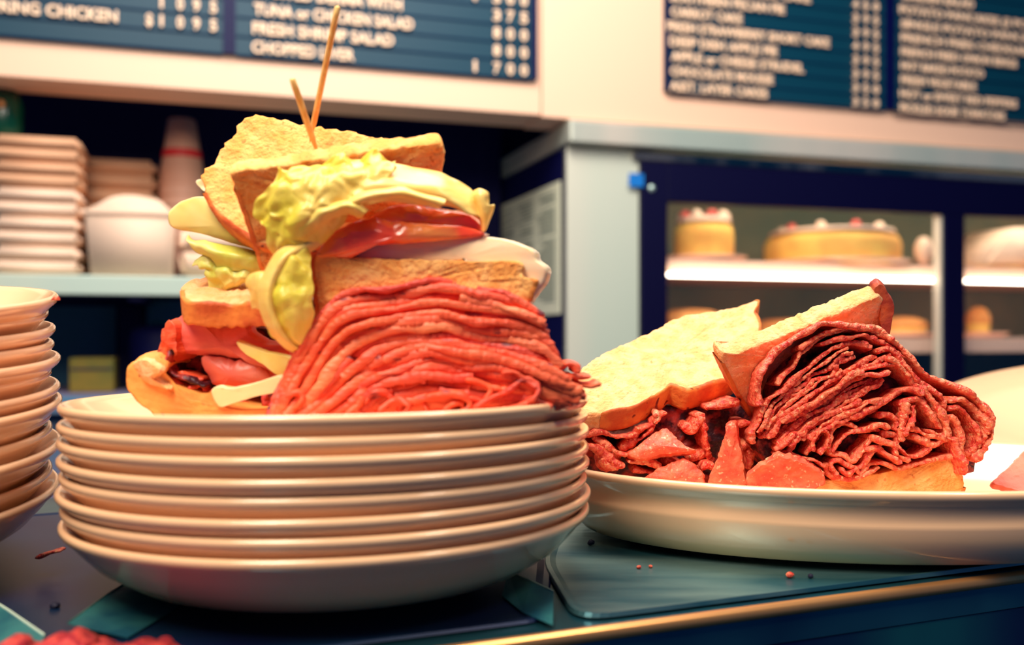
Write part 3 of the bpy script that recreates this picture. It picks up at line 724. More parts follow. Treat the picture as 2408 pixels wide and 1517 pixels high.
def key_layers(keys, subs):
    n = max(len(k) for k in keys); ks = []
    for k in keys:
        r = resample(k, 3); L = [0]
        for i in range(1, len(r)): L.append(L[-1] + (r[i] - r[i - 1]).length)
        out = []
        for j in range(16):
            t = L[-1] * j / 15; q = max(i for i in range(len(L)) if L[i] <= t + 1e-9); q = min(q, len(r) - 2)
            f = (t - L[q]) / max(L[q + 1] - L[q], 1e-6); out.append(r[q].lerp(r[q + 1], min(f, 1)))
        ks.append(out)
    res = []
    for a in range(len(ks) - 1):
        for s in range(subs):
            f = s / subs; res.append([ks[a][i].lerp(ks[a + 1][i], f) for i in range(16)])
    res.append(ks[-1]); return res

# ================================================================== middle (tall) sandwich
fx = lambda pts, s, ox, oy: [(ox + x / s, oy + y / s) for x, y in pts]
A = lambda pts: fx(pts, 2.937, 600, 640)
FH = thing('roast_beef_sandwich', 'front half of the tall club sandwich, thick cut face of layered pink beef', 'sandwich', P(1000, 1060, .50))
keys = [A(k) for k in (
 [(95,1010),(130,860),(200,700),(320,510),(430,340),(520,220),(620,150),(720,120),(880,125),(1020,90),(1180,50),(1350,75),(1550,120),(1700,130),(1800,160),(1870,240),(1990,300)],
 [(150,990),(200,840),(300,640),(420,470),(560,300),(700,240),(880,230),(1050,200),(1200,160),(1400,170),(1600,200),(1800,250),(2000,340)],
 [(180,990),(300,800),(400,620),(520,440),(640,340),(800,320),(1000,290),(1180,240),(1300,250),(1500,300),(1700,300),(1880,340),(2025,420)],
 [(250,990),(400,800),(500,620),(620,480),(760,400),(900,370),(1100,330),(1300,330),(1500,370),(1700,390),(1900,430),(2030,490),(2085,600)],
 [(270,1010),(450,850),(560,700),(700,560),(850,470),(1050,440),(1250,440),(1400,430),(1500,480),(1700,500),(1900,560),(2040,640),(2130,720)],
 [(330,1020),(500,880),(640,760),(800,640),(950,570),(1150,520),(1350,530),(1550,560),(1750,600),(1920,670),(2080,740),(2230,790)],
 [(400,1020),(600,900),(750,790),(900,700),(1050,650),(1250,610),(1450,650),(1600,650),(1800,690),(1970,760),(2120,820),(2290,850)],
 [(520,1020),(700,930),(850,800),(1000,740),(1150,720),(1350,740),(1500,720),(1700,760),(1900,790),(2050,860),(2200,900)],
 [(620,1030),(760,960),(900,890),(1050,840),(1200,820),(1400,830),(1600,850),(1800,860),(1950,900),(2050,930)],
 [(700,1040),(850,980),(1000,940),(1200,920),(1400,930),(1600,940),(1800,950),(1950,960)])]
random.seed(11)
for i, k in enumerate(key_layers(keys, 2)):
    n = len(k)
    kk = [(k[j].x, k[j].y + 3.4 * N3((j * .5, i * .16, 5)) * 2 + 2.2 * N3((j * 1.1, i * .9, 8))) for j in range(n)]
    th = random.choice([18, 21, 24]) if i else 15
    cuts = [(0, n)]
    if i > 1 and i % 2 == 0: c = random.randint(4, 11); cuts = [(0, c + 1), (c, n)]
    elif i > 3 and i % 3 == 0: c = random.randint(3, 6); d = random.randint(9, 12); cuts = [(0, c + 1), (c, d + 1), (d, n)]
    for q, (a, b) in enumerate(cuts):
        sheet_slice('beef_slice', [(x, y + (q % 2) * 3) for x, y in kk[a:b]], .4455 + random.uniform(-.0016, .0014), th, .062, M[random.choice(['beef', 'beef', 'beef_light', 'beef_deep'])], FH, i + q * 37, nz=.0006, fj=.0022,
                    cbase=(1000, 1000), shrink=.88, step=4, tvar=.22, flat=True, hf=.0004)
curls = [A(k) for k in ([(1190,860),(1300,845),(1420,850),(1480,910),(1440,965),(1340,975)], [(760,910),(800,845),(870,825),(930,870),(900,945)], [(980,970),(1050,880),(1150,905),(1190,970)],
 [(1500,940),(1600,885),(1750,820),(1850,745),(1940,765),(1950,850),(1850,920),(1700,945)], [(1450,745),(1560,765),(1625,815),(1570,895),(1480,855)], [(1040,830),(1020,770),(1080,730),(1180,760)], [(620,1000),(700,930),(740,870),(700,960),(760,1000)],
 [(1700,700),(1790,690),(1860,740),(1950,800)], [(140,960),(200,880),(300,830),(330,880),(240,960)], [(850,960),(920,900),(1000,880),(1060,930),(1010,980)], [(1300,960),(1360,920),(1420,905),(1440,940)])]
for i, k in enumerate(curls):
    sheet_slice('beef_curl', k, .4405 + .002 * (i % 3), 14, .03, M['beef_deep' if i % 2 else 'beef'], FH, 60 + i, nz=.0005, fj=.002, shrink=1, step=4)
for i, k in enumerate([A(q) for q in ([(2040,700),(2130,640),(2200,640),(2230,700)], [(2050,720),(2150,720),(2240,730),(2320,715)], [(2060,760),(2180,760),(2290,790),(2390,770)], [(1980,880),(2080,870),(2200,840),(2280,830)], [(1850,300),(1930,330),(2000,300)], [(1900,440),(1980,470),(2030,430)])]):
    sheet_slice('beef_shred', k, .447 + .002 * i, 14, .03, M['beef'], FH, 80 + i, nz=.0008, shrink=1, step=4)
# core behind the face, bottom bread
slab('inner_beef', A([(200,1010),(330,600),(560,300),(800,200),(1180,110),(1600,180),(1900,330),(2080,640),(2180,800),(2100,960),(1200,1030)]), (1000, 900, .4485), (0, .055, 0), M['beef'], FH, step=14, dome=.0, seed=3, edge=.001)
slab('bottom_bread', [(660, 962), (760, 972), (1000, 968), (1230, 952), (1305, 948), (1290, 980), (1180, 1040), (1000, 1075), (760, 1070), (680, 1010)], (1000, 1010, .452), (0, .085, 0), M['crumb'], FH, step=7, crust=[(2, 9)], seed=5)
# bread in the middle
slab('middle_bread', [(736, 602), (800, 604), (900, 608), (1000, 611), (1100, 614), (1222, 616), (1232, 650), (1262, 660), (1252, 690), (1236, 712), (1150, 712), (1000, 706), (880, 722), (800, 738), (768, 790), (750, 770), (740, 690)],
     (1000, 660, .4490), (.004, .072, .006), M['crumb'], FH, step=5, crust=[(14, 16), (0, 0), (7, 9)], seed=7, rough=.0008, edge=.0009, smooth_poly=True)
slab('onion_slice', [(828, 606), (846, 582), (900, 572), (1000, 563), (1080, 557), (1140, 555), (1210, 567), (1260, 590), (1268, 612), (1293, 634), (1288, 664), (1262, 700), (1242, 722), (1228, 690), (1226, 622), (1100, 620), (960, 618)],
     (1000, 600, .4545), (0.003, .055, .004), M['onion'], FH, step=7, rough=.0002, edge=.0003, rnd=.003, seed=8, dome=.002)
slab('tomato_slice', [(742, 604), (752, 572), (778, 548), (820, 525), (880, 513), (930, 520), (1000, 526), (1090, 532), (1138, 545), (1136, 556), (1000, 570), (880, 578), (846, 588), (826, 606), (790, 606)],
     (900, 560, .4495), (0, .045, .004), M['tomato'], FH, step=6, rough=.0006, edge=.0005, rnd=.003, seed=9, dome=.004, wave=.003)
slab('tomato_slice', [(860, 525), (885, 500), (925, 484), (970, 481), (1020, 492), (1070, 497), (1112, 510), (1136, 535), (1120, 548), (1000, 544), (920, 536)],
     (980, 515, .4555), (0, .04, .006), M['tomato'], FH, step=6, rough=.0006, edge=.0006, rnd=.003, seed=19, dome=.004, wave=.003)
# lettuce of the front half
patch('lettuce_leaf', [[(655, 408, .452), (740, 376, .452), (840, 364, .454), (930, 372, .456)], [(636, 440, .442), (720, 425, .438), (820, 415, .440), (920, 408, .444)], [(606, 478, .444), (700, 480, .434), (790, 470, .436), (880, 450, .441)], [(622, 540, .446), (690, 540, .436), (760, 520, .438), (830, 490, .442)], [(640, 596, .450), (690, 590, .444), (750, 570, .444), (800, 530, .446)]],
      M['lettuce'], FH, nu=54, nv=46, amp=.0034, edge_amp=.003, freq=105, seed=2, frill='tl')
patch('lettuce_leaf', [[(800, 372, .458), (900, 378, .456), (1000, 398, .456), (1070, 425, .457), (1115, 460, .458), (1140, 505, .460)], [(790, 410, .449), (880, 408, .446), (980, 420, .446), (1060, 445, .448), (1110, 485, .452), (1136, 530, .456)], [(760, 470, .444), (850, 440, .441), (950, 440, .440), (1040, 462, .443), (1100, 500, .448), (1134, 515, .455)], [(740, 525, .446), (830, 492, .443), (920, 475, .442), (1010, 482, .446), (1080, 492, .450), (1132, 525, .457)]],
      M['lettuce_pale'], FH, nu=50, nv=26, amp=.0010, edge_amp=.0015, freq=70, seed=12, frill='t')
patch('lettuce_rib', [[(770, 500, .441), (850, 455, .438), (950, 445, .438), (1050, 470, .441)], [(775, 508, .437), (855, 463, .434), (950, 453, .434), (1045, 480, .438)], [(765, 525, .439), (850, 480, .436), (940, 466, .436), (1030, 490, .440)]], M['lettuce_pale'], FH, nu=40, nv=8, amp=.0006, edge_amp=.0006, freq=80, seed=22)
patch('lettuce_rib', [[(700, 520, .439), (760, 480, .436), (820, 470, .436), (870, 490, .440)], [(705, 540, .436), (760, 498, .433), (815, 485, .433), (860, 503, .437)], [(720, 560, .440), (765, 520, .437), (810, 502, .437), (850, 515, .441)]], M['lettuce'], FH, nu=30, nv=10, amp=.0012, edge_amp=.001, freq=110, seed=23)
patch('lettuce_leaf', [[(760, 548, .447), (735, 560, .445), (730, 590, .447)], [(690, 580, .443), (700, 600, .438), (728, 610, .441)], [(625, 640, .443), (665, 650, .435), (738, 650, .440)], [(610, 700, .443), (665, 700, .434), (738, 700, .440)], [(625, 760, .444), (680, 750, .436), (738, 740, .441)], [(665, 805, .446), (700, 790, .440), (732, 770, .444)], [(702, 826, .449), (712, 815, .446), (722, 795, .448)]],
      M['lettuce'], FH, nu=30, nv=54, amp=.0022, edge_amp=.0012, freq=95, seed=31, frill='l')
patch('lettuce_rib', [[(726, 556, .446), (745, 560, .443), (760, 575, .446)], [(655, 590, .441), (675, 600, .436), (690, 615, .440)], [(612, 660, .440), (634, 665, .434), (650, 672, .438)], [(608, 720, .440), (630, 722, .433), (648, 728, .438)], [(634, 780, .442), (650, 776, .436), (664, 772, .440)], [(672, 818, .447), (684, 812, .442), (694, 806, .446)], [(700, 832, .449), (707, 826, .446), (714, 822, .448)]], M['lettuce_pale'], FH, nu=12, nv=40, amp=.0008, edge_amp=.0006, freq=70, seed=35)
patch('lettuce_leaf', [[(640, 640, .450), (660, 640, .448), (690, 640, .449)], [(588, 640, .450), (620, 650, .444), (660, 660, .446)], [(580, 665, .450), (612, 680, .443), (650, 690, .446)], [(592, 700, .450), (615, 710, .444), (640, 720, .447)], [(596, 722, .451), (606, 728, .448), (620, 735, .449)]], M['lettuce_pale'], FH, nu=20, nv=26, amp=.0012, edge_amp=.001, freq=110, seed=33, frill='l')
patch('lettuce_leaf', [[(1116, 446, .452), (1130, 440, .450), (1145, 452, .450), (1152, 472, .451)], [(1112, 462, .453), (1124, 462, .449), (1138, 470, .448), (1150, 486, .450)], [(1120, 490, .454), (1130, 492, .450), (1142, 495, .449), (1163, 482, .452)], [(1128, 520, .455), (1136, 520, .452), (1146, 515, .451), (1156, 500, .453)], [(1134, 545, .456), (1140, 545, .454), (1143, 540, .454), (1147, 530, .455)]], M['lettuce_pale'], FH, nu=18, nv=24, amp=.0006, edge_amp=.0008, freq=140, seed=41, frill='tr')
# top bread of front half
slab('top_bread', [(546, 408), (640, 392), (760, 368), (880, 352), (970, 344), (1037, 338), (1041, 405), (1005, 470), (900, 540), (760, 600), (660, 640), (620, 638), (596, 570), (566, 480)], (800, 400, .462), (-.0022, .0105, .0068), M['crumb'], FH, step=5, crust=[(11, 13)], seed=13, rough=.0009, edge=.0011)

BH = thing('roast_beef_sandwich', 'back half of the tall club sandwich, soft pink beef slices and onion at left', 'sandwich', P(480, 1040, .53))
slab('top_bread', [(592, 270), (650, 278), (740, 292), (870, 318), (960, 345), (900, 450), (800, 540), (640, 580), (570, 548), (520, 512), (486, 468), (474, 432), (478, 398), (504, 384), (522, 345), (560, 300)], (620, 420, .492), (.001, .012, -.006), M['crumb'], BH, step=6, crust=[(6, 10)], seed=14, rough=.0009, edge=.0016)
slab('onion_slice', [(392, 518), (398, 492), (430, 470), (480, 460), (530, 480), (590, 520), (640, 560), (640, 592), (560, 578), (480, 552), (410, 538)], (500, 520, .498), (.004, .03, .003), M['onion_green'], BH, step=7, rough=.0002, edge=.0002, rnd=.003, seed=15, dome=.003)
patch('lettuce_leaf', [[(436, 552, .498), (500, 570, .495), (560, 582, .495), (640, 590, .496)], [(440, 568, .494), (500, 585, .488), (570, 600, .487), (640, 608, .492)], [(468, 590, .496), (510, 608, .489), (580, 625, .488), (640, 630, .492)], [(500, 620, .500), (540, 640, .492), (590, 645, .491), (640, 640, .495)]], M['lettuce_green'], BH, nu=36, nv=24, amp=.0015, edge_amp=.002, freq=90, seed=51, frill='lb')
patch('lettuce_leaf', [[(456, 594, .500), (520, 600, .497), (580, 610, .496), (640, 625, .497)], [(464, 618, .496), (520, 630, .490), (570, 640, .490), (630, 650, .493)], [(486, 645, .497), (530, 655, .490), (580, 662, .490), (620, 664, .494)], [(500, 672, .502), (530, 680, .497), (570, 672, .495), (610, 668, .498)]], M['lettuce_green'], BH, nu=40, nv=30, amp=.0030, edge_amp=.003, freq=110, seed=52, frill='lb')
slab('middle_bread', [(428, 694), (436, 664), (500, 650), (600, 636), (680, 640), (690, 700), (640, 716), (540, 712), (448, 712)], (540, 690, .488), (0, .0030, -.0108), M['crumb_pale'], BH, step=5, crust=[(5, 8), (0, 0)], seed=16, rough=.0012, edge=.0012)
B2 = lambda pts: fx(pts, 2.616, 280, 420)
slab('beef_slice', B2([(300,900),(420,815),(470,880),(600,900),(760,905),(820,960),(900,1010),(1050,1040),(1050,1150),(950,1200),(850,1115),(720,1100),(500,1085),(370,1060),(325,960)]), (480, 800, .492), (.002, .012, .002), M['pink_beef'], BH, step=6, rough=.0004, rnd=.003, dome=.006, seed=17, wave=.006)
slab('beef_slice', B2([(505,1090),(620,1095),(730,1110),(850,1130),(945,1215),(900,1290),(750,1290),(600,1285),(545,1210)]), (560, 870, .488), (.002, .014, .002), M['pink_beef'], BH, step=6, rough=.0003, rnd=.004, dome=.006, seed=18, wave=.003)
slab('beef_slice', B2([(205,1110),(235,1000),(270,890),(320,875),(345,960),(350,1060),(330,1130),(250,1150)]), (385, 810, .490), (.008, .018, .002), M['beef'], BH, step=5, rough=.0012, rnd=.002, edge=.0014, dome=.002, seed=19, wave=.004)
for i, k in enumerate([[(230,1130),(300,1120),(330,1200),(420,1230),(540,1280)], [(180,1230),(240,1200),(320,1240),(380,1300),(400,1320)], [(280,1160),(330,1190),(400,1210),(520,1240)], [(330,1060),(300,1110),(260,1150),(290,1190)], [(430,1290),(500,1270),(520,1310),(470,1330)], [(300,1290),(400,1330),(520,1360),(640,1390)], [(880,1180),(900,1250),(900,1350),(920,1460)], [(560,1300),(650,1340),(800,1400),(880,1440)]]):
    sheet_slice('beef_shred', B2(k), .487 + .003 * (i % 3), 15, .035, M['beef' if i % 3 else 'crust_gap_shade'], BH, 100 + i, nz=.0013, shrink=1, step=4)
slab('inner_beef', B2([(260,1100),(330,1000),(500,1000),(700,950),(900,920),(1060,1100),(1060,1400),(700,1430),(400,1340),(230,1230)]), (500, 900, .508), (0, .035, 0), M['crust_gap_shade'], BH, step=10, rough=.003, seed=20)
slab('cheese_strip', B2([(565,1312),(600,1280),(628,1296),(700,1290),(850,1255),(1000,1215),(1000,1300),(850,1340),(700,1385),(612,1405)]), (560, 920, .466), (.001, .004, .001), M['cheese'], BH, step=5, rough=.0001, edge=.0002, rnd=.0012, seed=21, wave=.001)
slab('pickle_strip', B2([(718,1003),(800,1030),(900,1065),(1050,1110),(1050,1200),(980,1210),(900,1150),(830,1110),(770,1070)]), (630, 840, .476), (.001, .004, .001), M['pickle'], BH, step=5, rough=.0003, edge=.0003, rnd=.0012, seed=22, wave=.002)
slab('cheese_chip', B2([(475, 20), (520, 10), (530, 80), (505, 65)]), (476, 432, .495), (0, .003, 0), M['cheese'], BH, step=4, seed=23)
slab('bottom_bread', B2([(28,1225),(60,1130),(140,1108),(220,1135),(262,1185),(210,1235),(300,1300),(430,1350),(600,1395),(760,1425),(1000,1440),(1000,1620),(600,1640),(330,1580),(200,1450),(100,1370),(45,1290)]), (450, 960, .474), (.006, .05, .004), M['roll_crust'], BH, step=5, seed=24, rough=.0006, edge=.0008, rnd=.004, bulge=.003)

slab('bottom_crumb', B2([(64,1140),(140,1112),(218,1138),(262,1186),(215,1240),(300,1305),(420,1345),(560,1380),(560,1360),(430,1310),(330,1240),(240,1150)][:6] + [(190,1262),(130,1215),(85,1165)]), (350, 870, .4715), (.002, .004, .001), M['crumb_pale'], BH, step=4, rough=.0006, edge=.0006, rnd=.0015, seed=25, dome=.001)
# toothpicks
def toothpick(a, b, r, label):
    a, b = Vector(a), Vector(b); d = b - a; L = d.length; q = d.to_track_quat('Z', 'Y').to_matrix()
    pr = [(0, 0), (r * .25, .001), (r, .012), (r, L - .006), (r * .9, L - .001), (0, L)]
    o = lathe('toothpick', pr, (0, 0, 0), M['wood'], seg=10)
    for v in o.data.vertices: v.co = q @ v.co
    o.location = a
    return tag(o, label, 'toothpick', 'toothpicks in the tall sandwich')
toothpick(P(728, 336, .490), P(795, 12, .452), .00150, 'tall toothpick pointing up and right above the tall sandwich')
toothpick(P(751, 372, .478), P(686, 182, .452), .00155, 'short toothpick leaning left in the tall sandwich top')

# ================================================================== pastrami sandwich on the platter
Q = lambda pts: fx(pts, 3.7, 1740, 740)
Q4 = lambda pts: fx(pts, 3.7, 2000, 740)
PF = thing('pastrami_sandwich', 'front half of the pastrami sandwich, cut face of crinkled meat layers', 'sandwich', P(2050, 1270, .6))
YP = .568
main = [Q([(110,1130),(135,980),(240,770),(350,665),(460,580),(570,480),(660,410),(750,335),(860,280),(980,240),(1100,235),(1165,285)]),
 Q([(170,1070),(260,930),(370,800),(500,690),(600,610),(700,560),(800,500),(870,400),(1000,355)]),
 Q([(230,1070),(330,940),(450,830),(560,770),(700,680),(820,600),(940,500),(1080,460),(1230,400),(1300,370)]),
 Q([(330,1080),(420,960),(540,870),(660,800),(800,720),(960,620),(1080,560),(1200,510),(1300,490)]),
 Q([(330,1180),(440,1050),(560,950),(700,870),(850,790),(1000,710),(1120,640),(1235,565)]),
 Q([(420,1190),(520,1080),(640,980),(760,910),(900,850),(1040,780)]),
 Q([(560,1200),(640,1090),(760,990),(900,930),(1060,890),(1200,800),(1350,700),(1480,640),(1590,675)])]
random.seed(21)
lay = key_layers(main, 3)
for i, k in enumerate(lay):
    a = random.randint(0, 2) if i % 3 else 0; b = 16 - (random.randint(0, 3) if i % 3 else 0)
    kk = [(k[j].x + 6 * N3((j * .7, i * .47, 9)), k[j].y + 8 * N3((j * .6, i * .43, 2))) for j in range(a, b)]
    sheet_slice('pastrami_slice', kk, YP + random.uniform(-.003, .004), random.choice([9, 10.5, 12.5]), .045, M['pastrami_light' if i % 3 == 1 else 'pastrami'], PF, 200 + i, nz=.0012, fj=.003, shrink=.9, step=3, cbase=(2050, 1120), tvar=.45, hf=.0012, flat=True)
single = [
 (Q([(170,800),(165,640),(180,520),(250,410),(340,300),(480,210),(600,140),(720,75),(880,85),(1040,120)]), 15),
 (Q([(310,610),(380,530),(470,440),(530,340),(620,260),(700,200),(800,150),(900,130),(1040,125),(1180,140),(1300,200)]), 13),
 (Q([(700,255),(850,215),(980,190),(1100,175),(1200,220),(1330,280),(1420,380)]), 12),
 (Q([(520,300),(600,240),(700,180),(820,130),(960,110),(1100,110),(1230,130),(1330,220)]), 12),
 (Q([(640,1190),(640,1090),(700,1010),(765,1040),(745,1150),(680,1205)]), 11),
 (Q([(700,1210),(770,1120),(790,1010),(900,950),(1010,985)]), 12),
 (Q([(800,1200),(850,1130),(950,1030),(1100,1000),(1220,1010)]), 13),
 (Q([(780,1120),(800,1215),(900,1225),(980,1280),(1060,1200),(1120,1100),(1190,1050)]), 12),
 (Q([(860,1400),(800,1310),(860,1270),(960,1330),(1060,1330),(1130,1220),(1220,1150)]), 13),
 (Q([(740,1285),(770,1380),(860,1425),(1000,1415),(1100,1380),(1220,1330)]), 14),
 (Q([(300,1220),(400,1200),(520,1250),(640,1320),(730,1400)]), 14),
 (Q([(430,1240),(540,1260),(650,1270),(730,1330)]), 11),
 (Q([(310,1190),(400,1110),(470,1040),(490,1060),(430,1150)]), 13),
 (Q([(560,1220),(620,1130),(600,1060),(660,980)]), 12),
 (Q([(960,1340),(1000,1240),(1080,1160),(1150,1080)]), 12),
 (Q([(1060,1380),(1090,1290),(1160,1200),(1250,1110)]), 13),
 (Q([(880,1330),(930,1390),(1010,1340),(1040,1390)]), 11),
 (Q4([(190,120),(330,205),(430,285),(510,370),(600,470),(700,545),(850,600),(1000,670),(1120,765),(1200,870),(1235,980),(1215,1080),(1150,1190),(1050,1260)]), 15),
 (Q4([(230,320),(340,300),(420,370),(490,470),(600,590),(700,650),(770,700),(800,770),(790,850)]), 14),
 (Q4([(300,380),(400,420),(480,510),(570,590),(650,660),(720,760),(800,880),(845,990),(810,1070),(700,1060),(600,1020),(520,985)]), 15),
 (Q4([(0,900),(100,850),(230,790),(330,740),(400,680),(500,640),(600,660),(640,700)]), 14),
 (Q4([(600,700),(640,800),(700,880),(770,990)]), 16),
 (Q4([(420,790),(520,740),(600,740),(620,790)]), 12),
 (Q4([(480,760),(470,860),(450,980),(450,1110)]), 22),
 (Q4([(560,790),(540,900),(500,980),(470,1060)]), 14),
 (Q4([(830,740),(950,740),(1060,800),(1150,890),(1190,990),(1160,1090),(1090,1180)]), 17),
 (Q4([(840,830),(930,810),(1020,880),(1080,960),(1110,1050),(1080,1160),(1010,1230)]), 15),
 (Q4([(850,880),(920,940),(960,1050),(960,1160),(990,1260),(980,1380)]), 16),
 (Q4([(700,1010),(800,1060),(900,1090),(930,1170),(960,1260),(1000,1400)]), 16),
 (Q4([(520,1050),(600,1080),(700,1130),(820,1100),(910,1090)]), 14),
 (Q4([(260,1040),(400,1050),(420,1150),(500,1225),(620,1220),(700,1150)]), 14),
 (Q4([(160,1060),(260,1100),(360,1130),(400,1220),(520,1270)]), 14),
 (Q4([(120,1180),(230,1160),(330,1220),(430,1290)]), 14),
 (Q4([(60,1400),(160,1300),(280,1290),(400,1330),(520,1320),(640,1290),(800,1250),(900,1230)]), 12),
 (Q4([(240,880),(330,870),(400,920),(380,1000)]), 13),
 (Q4([(0,1020),(120,1000),(240,960),(330,990)]), 12),
 (Q4([(60,560),(160,520),(260,520),(330,500)]), 12),
 (Q4([(40,440),(140,430),(240,420),(330,350)]), 11),
 (Q4([(90,480),(200,455),(300,430),(420,420)]), 11),
]
for i, (k, th) in enumerate(single):
    sheet_slice('pastrami_slice', k, YP - .003 + .0015 * ((i * 7) % 4), th * .92, .04 if i > 3 else .06, M['pastrami_light' if i % 2 else 'pastrami'], PF, 300 + i, nz=.0010, fj=.0025, shrink=.92, step=3, cbase=(2050, 1120), tvar=.35, hf=.001)
slab('gap_shade_core', Q([(130,1150),(230,900),(260,600),(450,350),(700,220),(1000,160),(1250,250),(1420,480),(1640,680),(1900,800),(2100,1000),(2050,1250),(1900,1400),(900,1430),(400,1420)]), (2050, 1000, .586), (0, .05, 0), M['crust_gap_shade'], PF, step=10, rough=.003, wave=.004, seed=30)  # recessed filler, its dark colour stands in for shade between slices
slab('pastrami_flap', Q([(60,1470),(75,1390),(150,1320),(280,1240),(400,1215),(540,1260),(660,1340),(730,1420),(700,1500),(420,1560),(120,1560)]), (1850, 1120, .562), (.001, .006, .002), M['pastrami_face'], PF, step=4, rough=.0009, edge=.0014, rnd=.0015, seed=31, dome=-.002, wave=.005)
slab('bottom_bread', Q4([(-480,1400),(-300,1440),(0,1420),(200,1385),(420,1335),(560,1330),(750,1262),(940,1245),(975,1330),(990,1430),(985,1560),(900,1860),(500,1900),(0,1900),(-400,1760),(-520,1560)]), (2080, 1130, .572), (0, .075, .002), M['crumb'], PF, step=6, rough=.0009, edge=.0008, crust=[(10, 14)], seed=32)
R6 = lambda pts: fx(pts, 2.809, 1680, 640)
slab('top_bread', R6([(40,535),(130,542),(320,470),(520,392),(760,290),(1000,192),(1105,160),(1112,300),(1150,430),(1000,640),(700,860),(420,960),(262,965),(200,880),(140,790),(72,650)]), (1880, 820, .588), (-.0034, .0105, .0068), M['crumb_pale'], PF, step=4, crust=[(12, 15), (7, 8)], seed=33, rough=.0006, edge=.0012)
slab('top_crust', R6([(1050,110),(1090,75),(1120,90),(1165,170),(1190,240),(1175,330),(1155,425),(1130,420),(1095,330),(1100,200)]), (2080, 720, .586), (.002, .014, .004), M['crust_dark'], PF, step=4, seed=34, rough=.0004, edge=.0006, rnd=.002, bulge=.001)

PB = thing('pastrami_sandwich', 'back half of the pastrami sandwich under a tilted pale bread slice', 'sandwich', P(1580, 1230, .64))
R5 = lambda pts: fx(pts, 2.809, 1340, 640)
slab('top_bread', R5([(-60,760),(60,652),(150,580),(230,535),(340,480),(450,432),(580,372),(700,305),(900,262),(1080,235),(1180,200),(1252,188),(1225,260),(1260,350),(1220,520),(1120,650),(1040,700),(900,745),(770,775),(700,752),(660,742),(600,790),(540,825),(440,880),(300,912),(120,942),(-40,900)]), (1560, 860, .632), (0.0, .0078, -.0125), M['crumb_pale'], PB, step=4, crust=[(11, 24)], seed=41, rough=.0007, edge=.0011, bulge=.0008)
B5 = [[(60,1090),(200,1060),(300,1090),(420,1080),(460,1030)], [(150,1090),(260,1160),(340,1200),(440,1190)], [(330,1180),(400,1120),(450,1050),(560,1000)], [(430,1120),(520,1040),(560,960),(640,930)], [(560,1000),(590,960),(560,930)],
      [(770,1010),(820,1060),(850,1000),(880,960)], [(850,930),(880,1020),(890,1120),(920,1210),(950,1260)], [(780,1220),(860,1210),(930,1190)], [(100,1140),(200,1180),(260,1240),(360,1290)], [(1110,1010),(1180,1000),(1220,1060),(1180,1150)], [(1140,1160),(1210,1130),(1250,1180),(1270,1210)],
      [(620,1240),(700,1260),(800,1290),(880,1300)], [(870,1300),(920,1280),(960,1290)], [(380,1250),(500,1250),(600,1290)], [(900,900),(1000,880),(1110,850)], [(1230,1000),(1200,1100),(1190,1200),(1170,1300)], [(200,1240),(260,1290),(330,1300)], [(420,1300),(520,1330),(640,1350)]]
for i, k in enumerate(B5):
    sheet_slice('pastrami_slice', R5(k), .592 + .004 * (i % 4), 13 + 3 * (i % 3), .05, M['pastrami_light' if i % 3 == 1 else 'pastrami'], PB, 400 + i, nz=.0012, fj=.004, shrink=1, step=3, tvar=.5, hf=.001)
slab('pastrami_flap', R5([(365,1205),(440,1150),(540,1070),(620,1032),(660,1050),(720,1110),(800,1165),(830,1180),(760,1195),(620,1210),(520,1235),(430,1230)]), (1560, 1050, .590), (.002, .012, -.004), M['pastrami_face'], PB, step=4, rough=.0006, edge=.001, rnd=.003, dome=.004, seed=42, wave=.003)
slab('pastrami_flap', R5([(560,1300),(680,1250),(760,1230),(850,1290),(880,1330),(890,1400),(800,1480),(600,1450),(480,1380)]), (1600, 1110, .588), (.002, .010, -.002), M['pastrami_face'], PB, step=4, rough=.0006, edge=.001, rnd=.003, dome=.004, seed=43, wave=.003)
slab('pastrami_flap', R5([(915,1420),(930,1330),(970,1230),(1010,1110),(1040,1030),(1025,1010),(1075,985),(1105,1010),(1115,1100),(1140,1180),(1150,1280),(1160,1420),(1040,1460)]), (1710, 1080, .580), (.003, .009, .001), M['pastrami_face'], PB, step=4, rough=.0006, edge=.0011, rnd=.003, dome=.002, seed=44, wave=.003)
slab('pastrami_flap', R5([(165,1190),(260,1200),(325,1180),(330,1220),(280,1280),(240,1310),(180,1290)]), (1430, 1080, .600), (.002, .008, -.002), M['pastrami'], PB, step=4, rough=.0006, edge=.001, rnd=.003, dome=.003, seed=45)
slab('gap_shade_core', R5([(60,1000),(300,1000),(640,880),(900,860),(1150,850),(1260,1000),(1250,1300),(1200,1480),(600,1480),(200,1400),(60,1250)]), (1600, 1060, .622), (0, .06, 0), M['crust_gap_shade'], PB, step=10, rough=.003, wave=.003, seed=46)  # dark filler painting the shade behind the loose slices
slab('bottom_bread', R5([(480,1400),(600,1420),(800,1440),(1150,1450),(1150,1620),(800,1650),(600,1620),(500,1500)]), (1600, 1200, .612), (0, .07, 0), M['crumb'], PB, step=8, crust=[(4, 7)], seed=47)

# pinkish slab at right edge of platter
slab('slice', fx([(1050,930),(1100,880),(1200,780),(1300,690),(1420,650),(1500,800),(1480,960),(1300,1000),(1150,980)], 3.16, 2000, 840), (2390, 1110, .60), (.001, .006, -.004), M['pink_beef'], fd, step=6, rough=.0003, rnd=.002, seed=50, wave=.002)

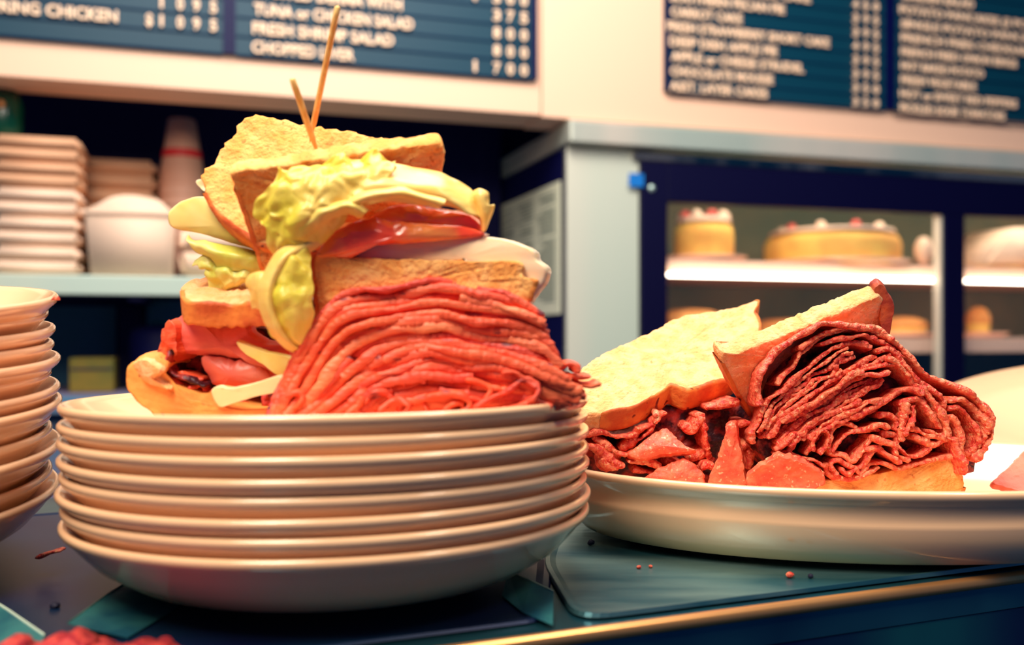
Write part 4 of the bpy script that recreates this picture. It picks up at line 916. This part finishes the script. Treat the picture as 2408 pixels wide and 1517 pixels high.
# ------------------------------------------------------------------ meat at the bottom left, crumbs
mt = thing('meat_trimmings', 'heap of red meat trimmings at the bottom left counter edge', 'meat', Vector(G3(200, 1560)))
random.seed(31)
for i in range(16):
    x0 = -60 + i * 28; yb_ = 1560 + 14 * math.sin(i * .9) + random.uniform(-6, 8) + max(0, (i - 9)) * 5
    k = [(x0, yb_ + 8), (x0 + 30, yb_ - 6), (x0 + 60, yb_), (x0 + 90, yb_ + 14)]
    sheet_slice('trimming', k, .352 + .003 * (i % 4), 22, .022, M['trim_meat'], mt, 500 + i, nz=.0014, fj=.004, shrink=1, step=5)
slab('trimming', [(-80, 1570), (100, 1565), (300, 1570), (400, 1585), (440, 1620), (200, 1640), (-80, 1620)], (200, 1590, .355), (0, .025, 0), M['crust_gap_shade'], mt, step=10, rough=.002, seed=51)
def speck(name, px, py, r, m, label, cat):
    bm = bmesh.new(); x, y, z = G3(px, py, 0); top = TZ + (.0019 if px > 1280 else .0005)
    bmesh.ops.create_icosphere(bm, subdivisions=2, radius=r)
    for v in bm.verts:
        v.co *= 1 + .35 * N3(v.co, 400, px); v.co.z *= .8
    zmin = min(v.co.z for v in bm.verts)
    for v in bm.verts: v.co += Vector((x, y, top - zmin))
    tag(bm_obj(name, bm, m, None, True), label, cat, name.replace('_', ' ') + 's scattered on the counter')
for px, py, r, lb in [(1390, 1290, .0021, 'black peppercorn on the light tray edge beside the middle stack'), (1906, 1369, .0015, 'black peppercorn in front of the platter near the counter edge'), (2343, 1304, .0017, 'black peppercorn at the right edge beside the platter'), (130, 1436, .0022, 'black peppercorn on the counter at the lower left'), (210, 1470, .0018, 'black peppercorn by the foil strip at the lower left')]:
    speck('peppercorn', px, py, r, M['pepper'], lb, 'peppercorn')
for px, py, r, lb in [(1503, 1346, .0013, 'red meat crumb on the tray, leftmost of the pair under the platter'), (1530, 1344, .0012, 'red meat crumb on the tray, right one of the pair under the platter'), (1858, 1368, .0021, 'largest red crumb, at the counter edge in front of the platter')]:
    speck('meat_crumb', px, py, r, M['pastrami'], lb, 'crumb')
sheet_slice('meat_shred', [(88, 1312), (110, 1303), (128, 1298), (144, 1296)], .52, 9, .006, M['pastrami'], None, 600, nz=.0006, step=3)
tag(bpy.data.objects['meat_shred'], 'small red shred of meat between the two plate stacks', 'crumb')
sheet_slice('meat_scrap', [(122, 706), (130, 698), (134, 706)], .488, 6, .004, M['pastrami'], None, 601, nz=.0004, step=2)
tag(bpy.data.objects['meat_scrap'], 'tiny red scrap on the rim of the far left top plate', 'crumb')
